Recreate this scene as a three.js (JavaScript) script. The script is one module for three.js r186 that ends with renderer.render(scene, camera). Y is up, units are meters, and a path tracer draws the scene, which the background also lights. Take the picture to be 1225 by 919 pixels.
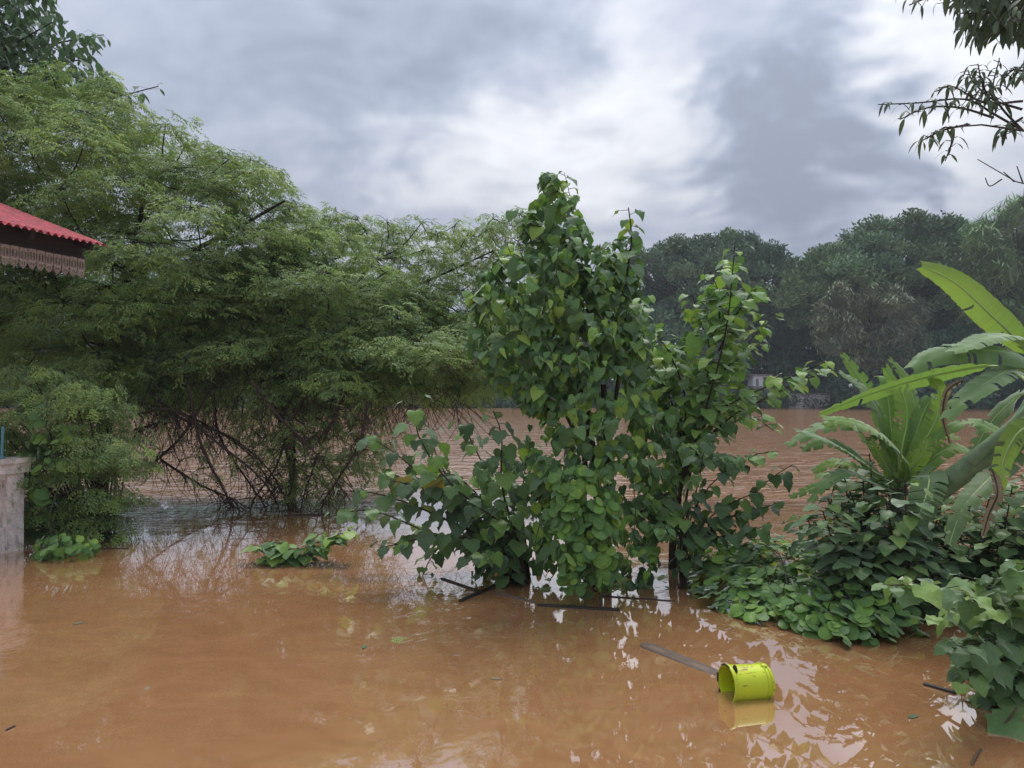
import * as THREE from 'three';
import { mergeGeometries } from 'three/addons/utils/BufferGeometryUtils.js';
import { createNoise2D, createNoise3D } from 'simplex-noise';

// ------------------------------------------------------------------ random
function rngOf(seed) { let a = seed >>> 0; return () => { a = (a + 0x6D2B79F5) | 0; let t = Math.imul(a ^ (a >>> 15), 1 | a); t = (t + Math.imul(t ^ (t >>> 7), 61 | t)) ^ t; return ((t ^ (t >>> 14)) >>> 0) / 4294967296; }; }
let rnd = rngOf(7);
const R = (a, b) => a + (b - a) * rnd();
const n2 = createNoise2D(rngOf(11)), n3 = createNoise3D(rngOf(12));
const fbm = (x, y, o = 4) => { let s = 0, a = 0.5; for (let i = 0; i < o; i++) { s += a * n2(x, y); x = x * 2.03 + 17.1; y = y * 2.03 - 9.7; a *= 0.5; } return s; };
const fbm3 = (x, y, z, o = 4) => { let s = 0, a = 0.5; for (let i = 0; i < o; i++) { s += a * n3(x, y, z); x = x * 2.03 + 7.1; y = y * 2.03 - 3.7; z = z * 2.03 + 1.3; a *= 0.5; } return s; };
const V = (x, y, z) => new THREE.Vector3(x, y, z);
const clamp = (x, a = 0, b = 1) => Math.min(b, Math.max(a, x));
const sm = (a, b, x) => { const t = clamp((x - a) / (b - a)); return t * t * (3 - 2 * t); };
const lerp = (a, b, t) => a + (b - a) * t;

// ------------------------------------------------------------------ camera, sky, sun, exposure
const scene = new THREE.Scene();
const renderer = new THREE.WebGLRenderer({ antialias: true });
renderer.setSize(1024, 768);
renderer.toneMapping = THREE.LinearToneMapping;
renderer.toneMappingExposure = 1.75;
renderer.shadowMap.enabled = true;
const EYE = 2.0, FPX = 901.8, HX = 612.5, HY = 467;          // eye height above the water, focal length and horizon in photo pixels
const camera = new THREE.PerspectiveCamera(54, 1024 / 768, 0.1, 1500);
camera.position.set(0, EYE, 0);
camera.rotation.x = Math.atan((HY - 459.5) / FPX);
scene.add(camera);
const P = (px, py, d) => V((px - HX) / FPX * d, EYE - (py - HY) / FPX * d, -d);   // a photo pixel at distance d
const W = (px, py, y = 0) => P(px, py, (EYE - y) * FPX / (py - HY));               // a photo pixel on the water

// overcast sky: standard overcast brightening towards the zenith, broken by cloud banks
const SUN = { az: 14, el: 64 };
function skyColour(az, el) {                                                        // degrees
  const ca = Math.cos(az * Math.PI / 180), sa = Math.sin(az * Math.PI / 180), ce = Math.cos(el * Math.PI / 180), se = Math.sin(el * Math.PI / 180);
  const q = 1 / (se + 0.22), X = sa * ce * q, Z = ca * ce * q;                     // on the cloud deck
  const wx = fbm(X * 0.9 + 5, Z * 0.9, 3) * 0.4, wz = fbm(X * 0.9 - 8, Z * 0.9 + 3, 3) * 0.4;
  const n = fbm(X * 1.0 + wx, Z * 1.25 + wz, 5);
  const fine = fbm(X * 3.6 + wx * 2, Z * 4.2 + wz * 2, 5);
  const wa = az + fine * 5 + wx * 2, we = el + fbm(X * 3 + 40, Z * 3, 4) * 4.5;
  const blob = (a, e, ra, re, k = 1) => Math.exp(-Math.pow(((wa - a) / ra) ** 2 + ((we - e) / re) ** 2, k));
  let t = 0.40 + 0.16 * n + 0.12 * fine + 0.09 * fbm(X * 9 + wx * 3, Z * 10 + wz * 3, 3);                                            // 0 thick dark cloud, 1 thin bright cloud
  t += 0.50 * blob(5.5, 17.5, 9.5, 5.0) + 0.30 * blob(10, 23, 4.5, 6) + 0.16 * blob(-3, 15.5, 9, 4);
  t += 0.62 * blob(31.5, 20, 6.5, 7) + 0.35 * blob(28, 27, 7, 5);
  t -= 0.46 * blob(21, 17, 7.2, 8.5, 2);
  t -= 0.20 * blob(-9, 24.5, 14, 5.5, 1.5) + 0.10 * blob(-22, 18, 10, 7);
  t += 0.04 * blob(0, 9, 40, 6);
  t = clamp(t, 0.06, 1.12);
  const over = 0.62 + 0.95 * Math.max(0, se);                                       // overcast sky: the zenith about two and a half times the horizon
  const L = lerp(0.252, 0.60, Math.pow(t, 1.15)) * over;
  const w = sm(0.15, 0.95, t);
  return [L * lerp(0.85, 0.97, w), L * lerp(0.965, 1.0, w), L * lerp(1.22, 1.08, w)];
}
{
  const w = 2048, h = 1024, data = new Float32Array(w * h * 4);
  for (let j = 0; j < h; j++) {
    const el = ((j + 0.5) / h - 0.5) * 180;
    for (let i = 0; i < w; i++) {
      const th = ((i + 0.5) / w - 0.5) * 2 * Math.PI, dx = Math.cos(th), dz = Math.sin(th);
      const c = el > -1 ? skyColour(Math.atan2(dx, -dz) * 180 / Math.PI, Math.max(el, 0)) : [0.3, 0.28, 0.27], o = (j * w + i) * 4;
      data[o] = c[0]; data[o + 1] = c[1]; data[o + 2] = c[2]; data[o + 3] = 1;
    }
  }
  const t = new THREE.DataTexture(data, w, h, THREE.RGBAFormat, THREE.FloatType);
  t.mapping = THREE.EquirectangularReflectionMapping; t.magFilter = THREE.LinearFilter; t.needsUpdate = true;
  scene.background = t; scene.environment = t;
}
const sun = new THREE.DirectionalLight(new THREE.Color(1, 0.965, 0.91), 1.5);
{
  const a = SUN.az * Math.PI / 180, e = SUN.el * Math.PI / 180;
  sun.position.set(Math.sin(a) * Math.cos(e) * 60, Math.sin(e) * 60, -Math.cos(a) * Math.cos(e) * 60 - 10);
  sun.target.position.set(0, 0, -10); sun.castShadow = true; sun.shadow.radius = 50;
  const s = sun.shadow.camera; s.left = -40; s.right = 40; s.top = 40; s.bottom = -40; s.near = 1; s.far = 160; sun.shadow.mapSize.set(2048, 2048);
  scene.add(sun, sun.target);
}

// ------------------------------------------------------------------ naming helpers
const taken = new Map();
function numbered(name) { const k = taken.get(name) ?? 0; taken.set(name, k + 1); return k ? name + '_' + String(k).padStart(3, '0') : name; }
function tag(o, label, category, group, kind) { o.userData.label = label; if (category) o.userData.category = category; if (group) o.userData.group = group; if (kind) o.userData.kind = kind; return o; }
function thing(name, label, category, pos, turn = 0, group) {
  const g = new THREE.Group(); g.name = numbered(name); g.position.copy(pos); g.rotation.y = turn; scene.add(g);
  return tag(g, label, category, group);
}
function mesh(name, geo, mat, parent) {
  const m = new THREE.Mesh(geo, mat); m.castShadow = m.receiveShadow = true;
  if (parent) { m.name = name; parent.add(m); } else { m.name = numbered(name); scene.add(m); }
  return m;
}

// ------------------------------------------------------------------ textures
function canvasTex(w, h, draw, srgb = true, repeat) {
  const c = document.createElement('canvas'); c.width = w; c.height = h; draw(c.getContext('2d'), w, h);
  const t = new THREE.CanvasTexture(c); if (srgb) t.colorSpace = THREE.SRGBColorSpace;
  if (repeat) { t.wrapS = t.wrapT = THREE.RepeatWrapping; t.repeat.set(...repeat); }
  t.magFilter = THREE.LinearFilter; return t;
}
function noiseTex(w, h, f, srgb = true) {                                           // f(u, v) -> [r, g, b] in 0..1; tiles by mirroring
  const d = new Uint8Array(w * h * 4);
  for (let j = 0; j < h; j++) for (let i = 0; i < w; i++) { const c = f(i / w, j / h), o = (j * w + i) * 4; for (let k = 0; k < 3; k++) d[o + k] = clamp(c[k]) * 255; d[o + 3] = 255; }
  const t = new THREE.DataTexture(d, w, h, THREE.RGBAFormat); t.wrapS = t.wrapT = THREE.MirroredRepeatWrapping; t.magFilter = THREE.LinearFilter; if (srgb) t.colorSpace = THREE.SRGBColorSpace; t.needsUpdate = true; return t;
}
function veinTex(pairs, palmate, light = '#fbffe0', base = 236) {
  const r = rngOf(pairs * 31 + palmate);
  return canvasTex(128, 128, (g, w, h) => {
    const im = g.createImageData(w, h);
    for (let j = 0; j < h; j++) for (let i = 0; i < w; i++) { const v = base + 26 * fbm(i / 26, j / 26, 3) + 14 * (r() - 0.5), o = (j * w + i) * 4; im.data[o] = v + 10 * fbm(i / 40 + 9, j / 40, 2); im.data[o + 1] = v; im.data[o + 2] = v - 6; im.data[o + 3] = 255; }
    g.putImageData(im, 0, 0);
    g.strokeStyle = light; g.lineCap = 'round';
    const Y = (y) => y * h, line = (x0, y0, x1, y1, lw, a) => { g.globalAlpha = a; g.lineWidth = lw; g.beginPath(); g.moveTo(x0, y0); g.quadraticCurveTo((x0 + x1) / 2, (y0 + y1) / 2 - 3, x1, y1); g.stroke(); };
    line(w / 2, Y(0.12), w / 2, Y(0.98), 2.0, 0.75);
    for (let k = 0; k < pairs; k++) { const y = palmate ? 0.14 : 0.15 + 0.7 * k / pairs, a = palmate ? (k + 0.5) / pairs * 2.0 - 0.35 : 0.6; for (const s of [-1, 1]) line(w / 2, Y(y), w / 2 + s * w * 0.42 * Math.cos(a), Y(y) + h * 0.45 * Math.sin(a), 1.3, 0.5); }
  });
}
const TEX = { heart: veinTex(4, 1), lobed: veinTex(5, 1), oval: veinTex(7, 0), banana: null };
TEX.banana = canvasTex(256, 256, (g, w, h) => {
  const r = rngOf(5); g.fillStyle = 'rgb(232,236,222)'; g.fillRect(0, 0, w, h);
  for (let k = 0; k < 240; k++) { g.globalAlpha = 0.10 + 0.14 * r(); g.strokeStyle = r() < 0.5 ? '#ffffff' : '#a8b48c'; g.lineWidth = 0.6 + 1.6 * r(); const y = r() * h; for (const s of [-1, 1]) { g.beginPath(); g.moveTo(w / 2, y); g.lineTo(w / 2 + s * w / 2, y + 14); g.stroke(); } }
  g.globalAlpha = 0.8; g.fillStyle = '#fbffd8'; g.fillRect(w / 2 - 5, 0, 10, h);
});
const barkTex = noiseTex(128, 256, (u, v) => { const a = 0.62 + 0.35 * fbm(u * 14, v * 5, 4) + 0.2 * fbm(u * 60, v * 14, 2); return [a, a * 0.97, a * 0.93]; });

// ------------------------------------------------------------------ materials
const lin = (c) => new THREE.Color().setRGB(c[0], c[1], c[2]);
function leafMat(map, c, through = 0.35, gloss = 0.35) {
  gloss *= 0.7;
  return new THREE.MeshPhysicalMaterial({ map, color: lin(c), roughness: 1, transmission: through, thickness: 0, clearcoat: gloss, clearcoatRoughness: 0.34, side: THREE.DoubleSide });
}
const barkMat = (c, rough = 0.95) => new THREE.MeshStandardMaterial({ map: barkTex, bumpMap: barkTex, bumpScale: 0.004, color: lin(c), roughness: rough });
const BARK = { dark: barkMat([0.075, 0.058, 0.045]), brown: barkMat([0.12, 0.085, 0.055]), grey: barkMat([0.17, 0.15, 0.125]), green: barkMat([0.11, 0.17, 0.06], 0.7), dead: barkMat([0.15, 0.10, 0.07]), pinkish: barkMat([0.2, 0.11, 0.075]) };

// ------------------------------------------------------------------ leaf geometry
const HALF = {
  heart: [[0, 0], [0.17, -0.11], [0.36, -0.08], [0.48, 0.11], [0.47, 0.34], [0.35, 0.6], [0.17, 0.83], [0, 1]],
  round: [[0, 0], [0.2, -0.11], [0.42, -0.03], [0.54, 0.2], [0.53, 0.47], [0.4, 0.72], [0.19, 0.87], [0, 0.9]],
  lobed: [[0, 0], [0.16, -0.13], [0.38, -0.11], [0.5, 0.06], [0.6, 0.27], [0.5, 0.37], [0.45, 0.46], [0.46, 0.62], [0.33, 0.68], [0.16, 0.87], [0, 1.02]],
  oval: [[0, 0], [0.15, 0.12], [0.25, 0.36], [0.22, 0.64], [0.1, 0.88], [0, 1]],
  lance: [[0, 0], [0.09, 0.14], [0.14, 0.38], [0.11, 0.68], [0.045, 0.9], [0, 1]],
};
function leafGeo(kind, fold, droop, wave, seed) {
  const h = HALF[kind], r = rngOf(seed), pos = [], uv = [], idx = [], ph = r() * 6, skew = (r() - 0.5) * 0.12;
  const mid = h.map(([x, y]) => clamp(y, 0, 1));
  const put = (x, y) => {
    const z = fold * Math.abs(x) - droop * y * y - 0.35 * droop * x * x * 2 + wave * Math.sin(y * 7 + ph + x * 5) * Math.abs(x);
    pos.push(x + skew * y, y, z); uv.push(0.5 + x / 1.35, 0.12 + 0.86 * clamp(y, -0.13, 1.02) / 1.02);
  };
  mid.forEach((y) => put(0, y));
  for (const s of [1, -1]) {
    const o = pos.length / 3; h.forEach(([x, y]) => put(s * x * (1 + 0.08 * (r() - 0.5)), y));
    for (let i = 0; i + 1 < h.length; i++) { const a = i, b = i + 1, c = o + i, d = o + i + 1; if (s > 0) idx.push(a, c, d, a, d, b); else idx.push(a, d, c, a, b, d); }
  }
  const g = new THREE.BufferGeometry(); g.setAttribute('position', new THREE.Float32BufferAttribute(pos, 3)); g.setAttribute('uv', new THREE.Float32BufferAttribute(uv, 2)); g.setIndex(idx); g.computeVertexNormals(); return g;
}
function frondGeo(pairs, seed, len = 0.3, wid = 0.085, bend = 0.35) {                // a feathery compound leaf along +y
  const r = rngOf(seed), pos = [], uv = [], idx = [];
  const at = (t) => [0.04 * Math.sin(t * 3 + seed), t, -bend * t * t];
  const quad = (a, b, c, d) => { const o = pos.length / 3; pos.push(...a, ...b, ...c, ...d); uv.push(0.5, 0.1, 0.7, 0.5, 0.5, 0.95, 0.3, 0.5); idx.push(o, o + 1, o + 2, o, o + 2, o + 3); };
  for (let i = 0; i < 3; i++) { const a = at(i / 3), b = at((i + 1) / 3); quad([a[0] - 0.008, a[1], a[2]], [a[0] + 0.008, a[1], a[2]], [b[0] + 0.008, b[1], b[2]], [b[0] - 0.008, b[1], b[2]]); }
  for (let k = 0; k < pairs; k++) {
    const t = 0.16 + 0.84 * k / (pairs - 1), c = at(t), L = len * (0.65 + 0.5 * Math.sin(Math.PI * (0.15 + 0.75 * t))) * (0.85 + 0.3 * r());
    for (const s of [-1, 1]) {
      const fx = s * L * 0.86, fy = L * (0.35 + 0.3 * r()), fz = -L * (0.2 + 0.35 * r()), hx = wid * 0.5 * s * 0.4, hy = wid * 0.5;
      quad(c, [c[0] + fx * 0.5 + hx, c[1] + fy * 0.5 - hy, c[2] + fz * 0.35], [c[0] + fx, c[1] + fy, c[2] + fz], [c[0] + fx * 0.5 - hx, c[1] + fy * 0.5 + hy, c[2] + fz * 0.35]);
    }
  }
  const g = new THREE.BufferGeometry(); g.setAttribute('position', new THREE.Float32BufferAttribute(pos, 3)); g.setAttribute('uv', new THREE.Float32BufferAttribute(uv, 2)); g.setIndex(idx); g.computeVertexNormals(); return g;
}
function tuftGeo(n, seed, size = 0.3, flat = 0.6, hang = 0) {                         // leaf faces spread through a small ball, for far crowns
  const r = rngOf(seed), pos = [], uv = [], idx = [];
  for (let k = 0; k < n; k++) {
    const u = r() * 2 - 1, a = r() * 6.283, q = Math.cbrt(r()), s = Math.sqrt(1 - u * u), c = V(s * Math.cos(a) * q, u * q * flat, s * Math.sin(a) * q);
    const nn = V(r() - 0.5, 0.55 + 0.4 * r(), r() - 0.5).normalize(), t = V(r() - 0.5, -0.25 - hang * 3, r() - 0.5).cross(nn).cross(nn).negate().normalize(), b = nn.clone().cross(t), L = size * (0.6 + 0.8 * r()) * (1 + hang), w = size * 0.42 / (1 + hang), o = pos.length / 3;
    for (const [x, y] of [[-0.5, 0], [0, w / L * 0.5], [0.5, 0], [0, -w / L * 0.5]]) { const p = c.clone().addScaledVector(t, x * L).addScaledVector(b, y * L); pos.push(p.x, p.y, p.z); uv.push(0.5 + y, 0.5 + x); }
    idx.push(o, o + 1, o + 2, o, o + 2, o + 3);
  }
  const g = new THREE.BufferGeometry(); g.setAttribute('position', new THREE.Float32BufferAttribute(pos, 3)); g.setAttribute('uv', new THREE.Float32BufferAttribute(uv, 2)); g.setIndex(idx); g.computeVertexNormals(); return g;
}
function sprayGeo(seed, arms = 3, pairs = 4, len = 0.2, wid = 0.1) {                       // an uneven spray of small drooping leaflets on a few short twigs
  const r = rngOf(seed), pos = [], uv = [], idx = [];
  const quad = (a, b, c, d) => { const o = pos.length / 3; pos.push(...a, ...b, ...c, ...d); uv.push(0.5, 0.1, 0.7, 0.5, 0.5, 0.95, 0.3, 0.5); idx.push(o, o + 1, o + 2, o, o + 2, o + 3); };
  for (let m = 0; m < arms; m++) {
    const a0 = (m - (arms - 1) / 2) * (0.75 + 0.3 * r()) + (r() - 0.5) * 0.5, L = 0.75 + 0.4 * r(), bend = 0.1 + 0.35 * r(), up = (r() - 0.4) * 0.3, at = (t) => [Math.sin(a0 + 0.25 * t) * L * t, Math.cos(a0) * L * t, up * t - bend * t * t];
    const e = at(1), h = at(0.5); quad([-0.006, 0, 0], [0.006, 0, 0], [h[0] + 0.005, h[1], h[2]], [h[0] - 0.005, h[1], h[2]]); quad([h[0] - 0.005, h[1], h[2]], [h[0] + 0.005, h[1], h[2]], e, [e[0] - 0.004, e[1], e[2]]);
    for (let k = 0; k < pairs; k++) for (const s of [-1, 1]) {
      const t = 0.2 + 0.8 * (k + 0.6 * r()) / pairs, c = at(Math.min(1, t)), q = a0 + s * (0.7 + 0.6 * r()), l = len * (0.7 + 0.7 * r()), dx = Math.sin(q) * l, dy = Math.cos(q) * l, dz = -l * (0.1 + 0.75 * r()), w = wid * (0.7 + 0.5 * r()) * 0.5, px = -Math.cos(q) * w, py = Math.sin(q) * w, tw = (r() - 0.5) * w;
      quad(c, [c[0] + dx * 0.5 - px, c[1] + dy * 0.5 - py, c[2] + dz * 0.4 + tw], [c[0] + dx, c[1] + dy, c[2] + dz], [c[0] + dx * 0.5 + px, c[1] + dy * 0.5 + py, c[2] + dz * 0.4 - tw]);
    }
  }
  const g = new THREE.BufferGeometry(); g.setAttribute('position', new THREE.Float32BufferAttribute(pos, 3)); g.setAttribute('uv', new THREE.Float32BufferAttribute(uv, 2)); g.setIndex(idx); g.computeVertexNormals(); return g;
}
const variants = (kind, n, fold, droop, wave, s0) => Array.from({ length: n }, (_, k) => leafGeo(kind, fold * (0.6 + 0.5 * k), droop * (0.5 + 0.55 * k), wave, s0 + k));

// a species: geometries, texture, palette (linear base colours)
function species(geos, map, palette, through, gloss) {
  palette = palette.map((c) => c.map((x) => x * 1.7));
  return { geos, palette, mats: palette.map((c) => leafMat(map, c, through, gloss)), white: leafMat(map, [1, 1, 1], through, gloss) };
}
const SP = {
  vine: species([...variants('heart', 3, 0.16, 0.28, 0.14, 100), leafGeo('lobed', 0.2, 0.3, 0.15, 108), leafGeo('oval', 0.2, 0.35, 0.1, 109)], TEX.heart, [[0.058, 0.125, 0.034], [0.070, 0.150, 0.034], [0.086, 0.175, 0.034], [0.050, 0.105, 0.036], [0.125, 0.235, 0.032], [0.066, 0.135, 0.042], [0.078, 0.155, 0.040], [0.18, 0.28, 0.036]], 0.35, 0.7),
  gourd: species(variants('round', 3, -0.10, 0.10, 0.10, 120), TEX.heart, [[0.080, 0.172, 0.034], [0.098, 0.200, 0.034], [0.070, 0.148, 0.036], [0.13, 0.25, 0.034], [0.088, 0.182, 0.038], [0.17, 0.28, 0.036]], 0.38, 0.55),
  mulberry: species(variants('lobed', 3, 0.12, 0.26, 0.14, 140), TEX.lobed, [[0.050, 0.100, 0.032], [0.062, 0.122, 0.034], [0.074, 0.145, 0.034], [0.042, 0.084, 0.030], [0.105, 0.19, 0.030], [0.078, 0.15, 0.038]], 0.34, 0.65),
  shrub: species(variants('heart', 3, 0.10, 0.18, 0.12, 160), TEX.lobed, [[0.060, 0.116, 0.040], [0.072, 0.138, 0.042], [0.082, 0.158, 0.042], [0.054, 0.104, 0.040], [0.12, 0.20, 0.042]], 0.3, 0.7),
  pagoda: species(variants('heart', 3, 0.12, 0.24, 0.14, 180), TEX.heart, [[0.072, 0.150, 0.036], [0.092, 0.180, 0.036], [0.13, 0.235, 0.036], [0.062, 0.128, 0.036], [0.108, 0.205, 0.038], [0.17, 0.27, 0.038]], 0.38, 0.65),
  oval: species(variants('oval', 2, 0.15, 0.2, 0.05, 200), TEX.oval, [[0.05, 0.098, 0.045], [0.06, 0.115, 0.05], [0.045, 0.085, 0.042]], 0.3, 0.35),
  lance: species(variants('lance', 3, 0.2, 0.35, 0.05, 220), TEX.oval, [[0.048, 0.075, 0.038], [0.056, 0.088, 0.042], [0.042, 0.066, 0.036]], 0.25, 0.3),
  grape: species(variants('lobed', 3, 0.14, 0.26, 0.16, 240), TEX.lobed, [[0.070, 0.132, 0.042], [0.086, 0.158, 0.044], [0.104, 0.182, 0.044], [0.060, 0.112, 0.040], [0.14, 0.225, 0.044]], 0.34, 0.7),
  spray: species([sprayGeo(51), sprayGeo(52, 3, 4, 0.23, 0.1), sprayGeo(53, 2, 5, 0.2, 0.11)], TEX.oval, [[0.148, 0.225, 0.062], [0.178, 0.258, 0.064], [0.122, 0.192, 0.062], [0.215, 0.288, 0.066]], 0.4, 0.1),
  frond: species([frondGeo(7, 1, 0.32, 0.10, 0.2), frondGeo(7, 2, 0.30, 0.11, 0.3), frondGeo(6, 3, 0.36, 0.12, 0.12)], TEX.oval, [[0.150, 0.225, 0.068], [0.180, 0.255, 0.070], [0.125, 0.195, 0.066], [0.215, 0.280, 0.072]], 0.38, 0.1),
};

// ------------------------------------------------------------------ placing
const _m = new THREE.Matrix4();
function pose(p, tip, normal, s, sx = 1, sz = 1) {
  const y = tip.clone().normalize(), z = normal.clone().addScaledVector(y, -normal.dot(y));
  if (z.lengthSq() < 1e-4) z.set(0.3, 0.2, 0.9).addScaledVector(y, -V(0.3, 0.2, 0.9).dot(y));
  z.normalize(); const x = y.clone().cross(z);
  return new THREE.Matrix4().makeBasis(x.multiplyScalar(s * sx), y.multiplyScalar(s), z.multiplyScalar(s * sz)).setPosition(p);
}
function addLeaves(root, sp, list, most = 300, part = 'leaf', rest = 'foliage') {     // list: matrices in world space
  const inv = new THREE.Matrix4().copy(root.matrixWorld.identity().compose(root.position, root.quaternion, root.scale)).invert();
  const cells = new Map(), p = V();
  list.forEach((o) => {                                                               // those with nothing of this plant in front of them are the ones that can be picked apart
    p.setFromMatrixPosition(o.m); o.d = Math.hypot(p.x, p.y - EYE, p.z); o.s = o.m.getMaxScaleOnAxis() / o.d;
    const k = Math.round(p.x / -p.z * 55) + ',' + Math.round((p.y - EYE) / -p.z * 55);
    if (!cells.has(k)) cells.set(k, []); cells.get(k).push(o);
  });
  for (const c of cells.values()) c.sort((a, b) => a.d - b.d).forEach((o, i) => { o.rank = i; });
  list.sort((a, b) => a.rank - b.rank || b.s - a.s);
  list.forEach((o, i) => {
    o.m.premultiply(inv); o.k = Math.floor(rnd() * sp.palette.length);
    if (i < most) {
      const m = mesh(part, sp.geos[Math.floor(rnd() * sp.geos.length)], sp.mats[o.k], root);
      o.m.decompose(m.position, m.quaternion, m.scale);
    }
  });
  const left = list.slice(most);
  if (left.length) {
    const im = new THREE.InstancedMesh(sp.geos[sp.geos.length > 1 ? 1 : 0], sp.white, left.length), c = new THREE.Color();
    left.forEach((o, i) => { im.setMatrixAt(i, o.m); const q = 0.85 + 0.3 * rnd(), h = o.tint ?? 1; c.setRGB(sp.palette[o.k][0] * q * h, sp.palette[o.k][1] * q * h, sp.palette[o.k][2] * q * h); im.setColorAt(i, c); });
    im.name = rest; im.userData.kind = 'stuff'; im.castShadow = im.receiveShadow = true; root.add(im);
  }
}
function tube(pts, r0, r1, seg = 14, rad = 7) {                                        // a tapered limb along points
  const c = new THREE.CatmullRomCurve3(pts), f = c.computeFrenetFrames(seg, false), pos = [], nor = [], uv = [], idx = [], len = c.getLength();
  for (let i = 0; i <= seg; i++) {
    const t = i / seg, p = c.getPointAt(t), r = lerp(r0, r1, t);
    for (let j = 0; j <= rad; j++) { const a = j / rad * Math.PI * 2, n = f.normals[i].clone().multiplyScalar(Math.cos(a)).addScaledVector(f.binormals[i], Math.sin(a)); pos.push(p.x + n.x * r, p.y + n.y * r, p.z + n.z * r); nor.push(n.x, n.y, n.z); uv.push(j / rad * 0.6, t * len); }
  }
  for (let i = 0; i < seg; i++) for (let j = 0; j < rad; j++) { const a = i * (rad + 1) + j, b = a + rad + 1; idx.push(a, a + 1, b, b, a + 1, b + 1); }
  for (const [o, dir, i] of [[0, -1, 0], [seg * (rad + 1), 1, seg]]) { const p = c.getPointAt(i / seg), t = f.tangents[i], k = pos.length / 3; pos.push(p.x, p.y, p.z); nor.push(t.x * dir, t.y * dir, t.z * dir); uv.push(0, 0); for (let j = 0; j < rad; j++) dir > 0 ? idx.push(k, o + j, o + j + 1) : idx.push(k, o + j + 1, o + j); }
  const g = new THREE.BufferGeometry(); g.setAttribute('position', new THREE.Float32BufferAttribute(pos, 3)); g.setAttribute('normal', new THREE.Float32BufferAttribute(nor, 3)); g.setAttribute('uv', new THREE.Float32BufferAttribute(uv, 2)); g.setIndex(idx); return g;
}
const local = (root, pts) => pts.map((p) => p.clone().sub(root.position));
const limb = (root, pts, r0, r1, mat, name = 'branch', seg = 14, rad = 7) => mesh(name, tube(local(root, pts), r0, r1, seg, rad), mat, root);
function twigs(root, list, mat, name = 'twigs') { if (list.length) { const m = mesh(name, mergeGeometries(list.map(([pts, r0, r1, seg = 5]) => tube(local(root, pts), r0, r1, seg, 4))), mat, root); m.userData.kind = 'stuff'; } }

// outline helpers: polygons in photo pixels, used at a plant's own distance
const inside = (poly, x, y) => { let c = false; for (let i = 0, j = poly.length - 1; i < poly.length; j = i++) { const [xi, yi] = poly[i], [xj, yj] = poly[j]; if ((yi > y) !== (yj > y) && x < (xj - xi) * (y - yi) / (yj - yi) + xi) c = !c; } return c; };
const edge = (poly, x, y) => { let m = 1e9; for (let i = 0, j = poly.length - 1; i < poly.length; j = i++) { const [ax, ay] = poly[j], [bx, by] = poly[i], dx = bx - ax, dy = by - ay, t = clamp(((x - ax) * dx + (y - ay) * dy) / (dx * dx + dy * dy || 1)); m = Math.min(m, Math.hypot(x - ax - t * dx, y - ay - t * dy)); } return m; };
function scatter(poly, n, gap = 0, tries = 30) {                                       // n points in the polygon, at least gap apart
  const xs = poly.map((p) => p[0]), ys = poly.map((p) => p[1]), x0 = Math.min(...xs), x1 = Math.max(...xs), y0 = Math.min(...ys), y1 = Math.max(...ys), out = [];
  for (let k = 0; k < n * tries && out.length < n; k++) { const x = R(x0, x1), y = R(y0, y1); if (inside(poly, x, y) && (!gap || out.every((q) => Math.hypot(q[0] - x, (q[1] - y) * 1.5) > gap))) out.push([x, y]); }
  return out;
}

// leaves hung like shingles over a clump whose outline is poly at distance d and whose depth is 2 * thick
function shingles(poly, d, thick, n, size, o = {}) {
  const out = [], cx = poly.reduce((s, p) => s + p[0], 0) / poly.length, soft = o.soft ?? 60;
  for (const [x, y] of scatter(poly, n)) {
    const e = Math.sqrt(clamp(edge(poly, x, y) / soft)), u = R(-1, 1), sh = Math.sign(u) * Math.pow(Math.abs(u), 0.45);
    const zo = sh * thick * (0.15 + 0.85 * e) + 0.28 * thick * n2(x * 0.018, y * 0.018 + 7), p = P(x, y, d - zo);
    if (n2(x * 0.022 + d * 3, y * 0.03) < (o.gap ?? -0.34)) continue;
    const nx = (x - cx) / 120 * (1 - 0.5 * e), nrm = V(nx + R(-0.7, 0.7), (o.up ?? 1.0) + R(-0.4, 0.4), sh * 0.75 + R(-0.6, 0.6)).normalize();
    const tip = V(nrm.x * 0.6 + R(-0.6, 0.6), -(o.hang ?? 0.65) + R(-0.4, 0.4), nrm.z * 0.6 + R(-0.5, 0.5));
    out.push({ m: pose(p, tip, nrm, size * (0.4 + 0.95 * rnd() * rnd() + 0.35 * rnd()), R(0.78, 1.15), R(0.4, 2.4)) });
  }
  return out;
}
// leaves along a branch
function along(pts, n, size, o = {}) {
  const c = new THREE.CatmullRomCurve3(pts), out = [], stalks = [], t0 = o.from ?? 0.25;
  let a = R(0, 6);
  for (let k = 0; k < n; k++) {
    const t = t0 + (1 - t0) * (k + 0.5 * rnd()) / n, q = c.getPointAt(Math.min(t, 1)), tg = c.getTangentAt(Math.min(t, 1)); a += 2.4;
    const side = V(Math.cos(a), 0, Math.sin(a)).addScaledVector(tg, 0.3).setY(R(-0.1, 0.35)).normalize(), st = (o.stalk ?? 0.09) * R(0.5, 1.3), b = q.clone().addScaledVector(side, st);
    const last = t > 0.93, s = size * R(0.7, 1.15) * (last ? 0.65 : 1);
    const nrm = V(side.x * 0.45 + R(-0.2, 0.2), (o.up ?? 1) + R(-0.2, 0.2), side.z * 0.45 + R(-0.2, 0.2) + 0.15), tip = V(side.x, -(o.hang ?? 0.45) + R(-0.25, 0.25), side.z);
    out.push({ m: pose(b, tip, nrm, s, R(0.88, 1.1), R(0.6, 1.7)) }); stalks.push([[q, b], 0.0035, 0.0025, 1]);
  }
  return { leaves: out, stalks };
}
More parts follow.
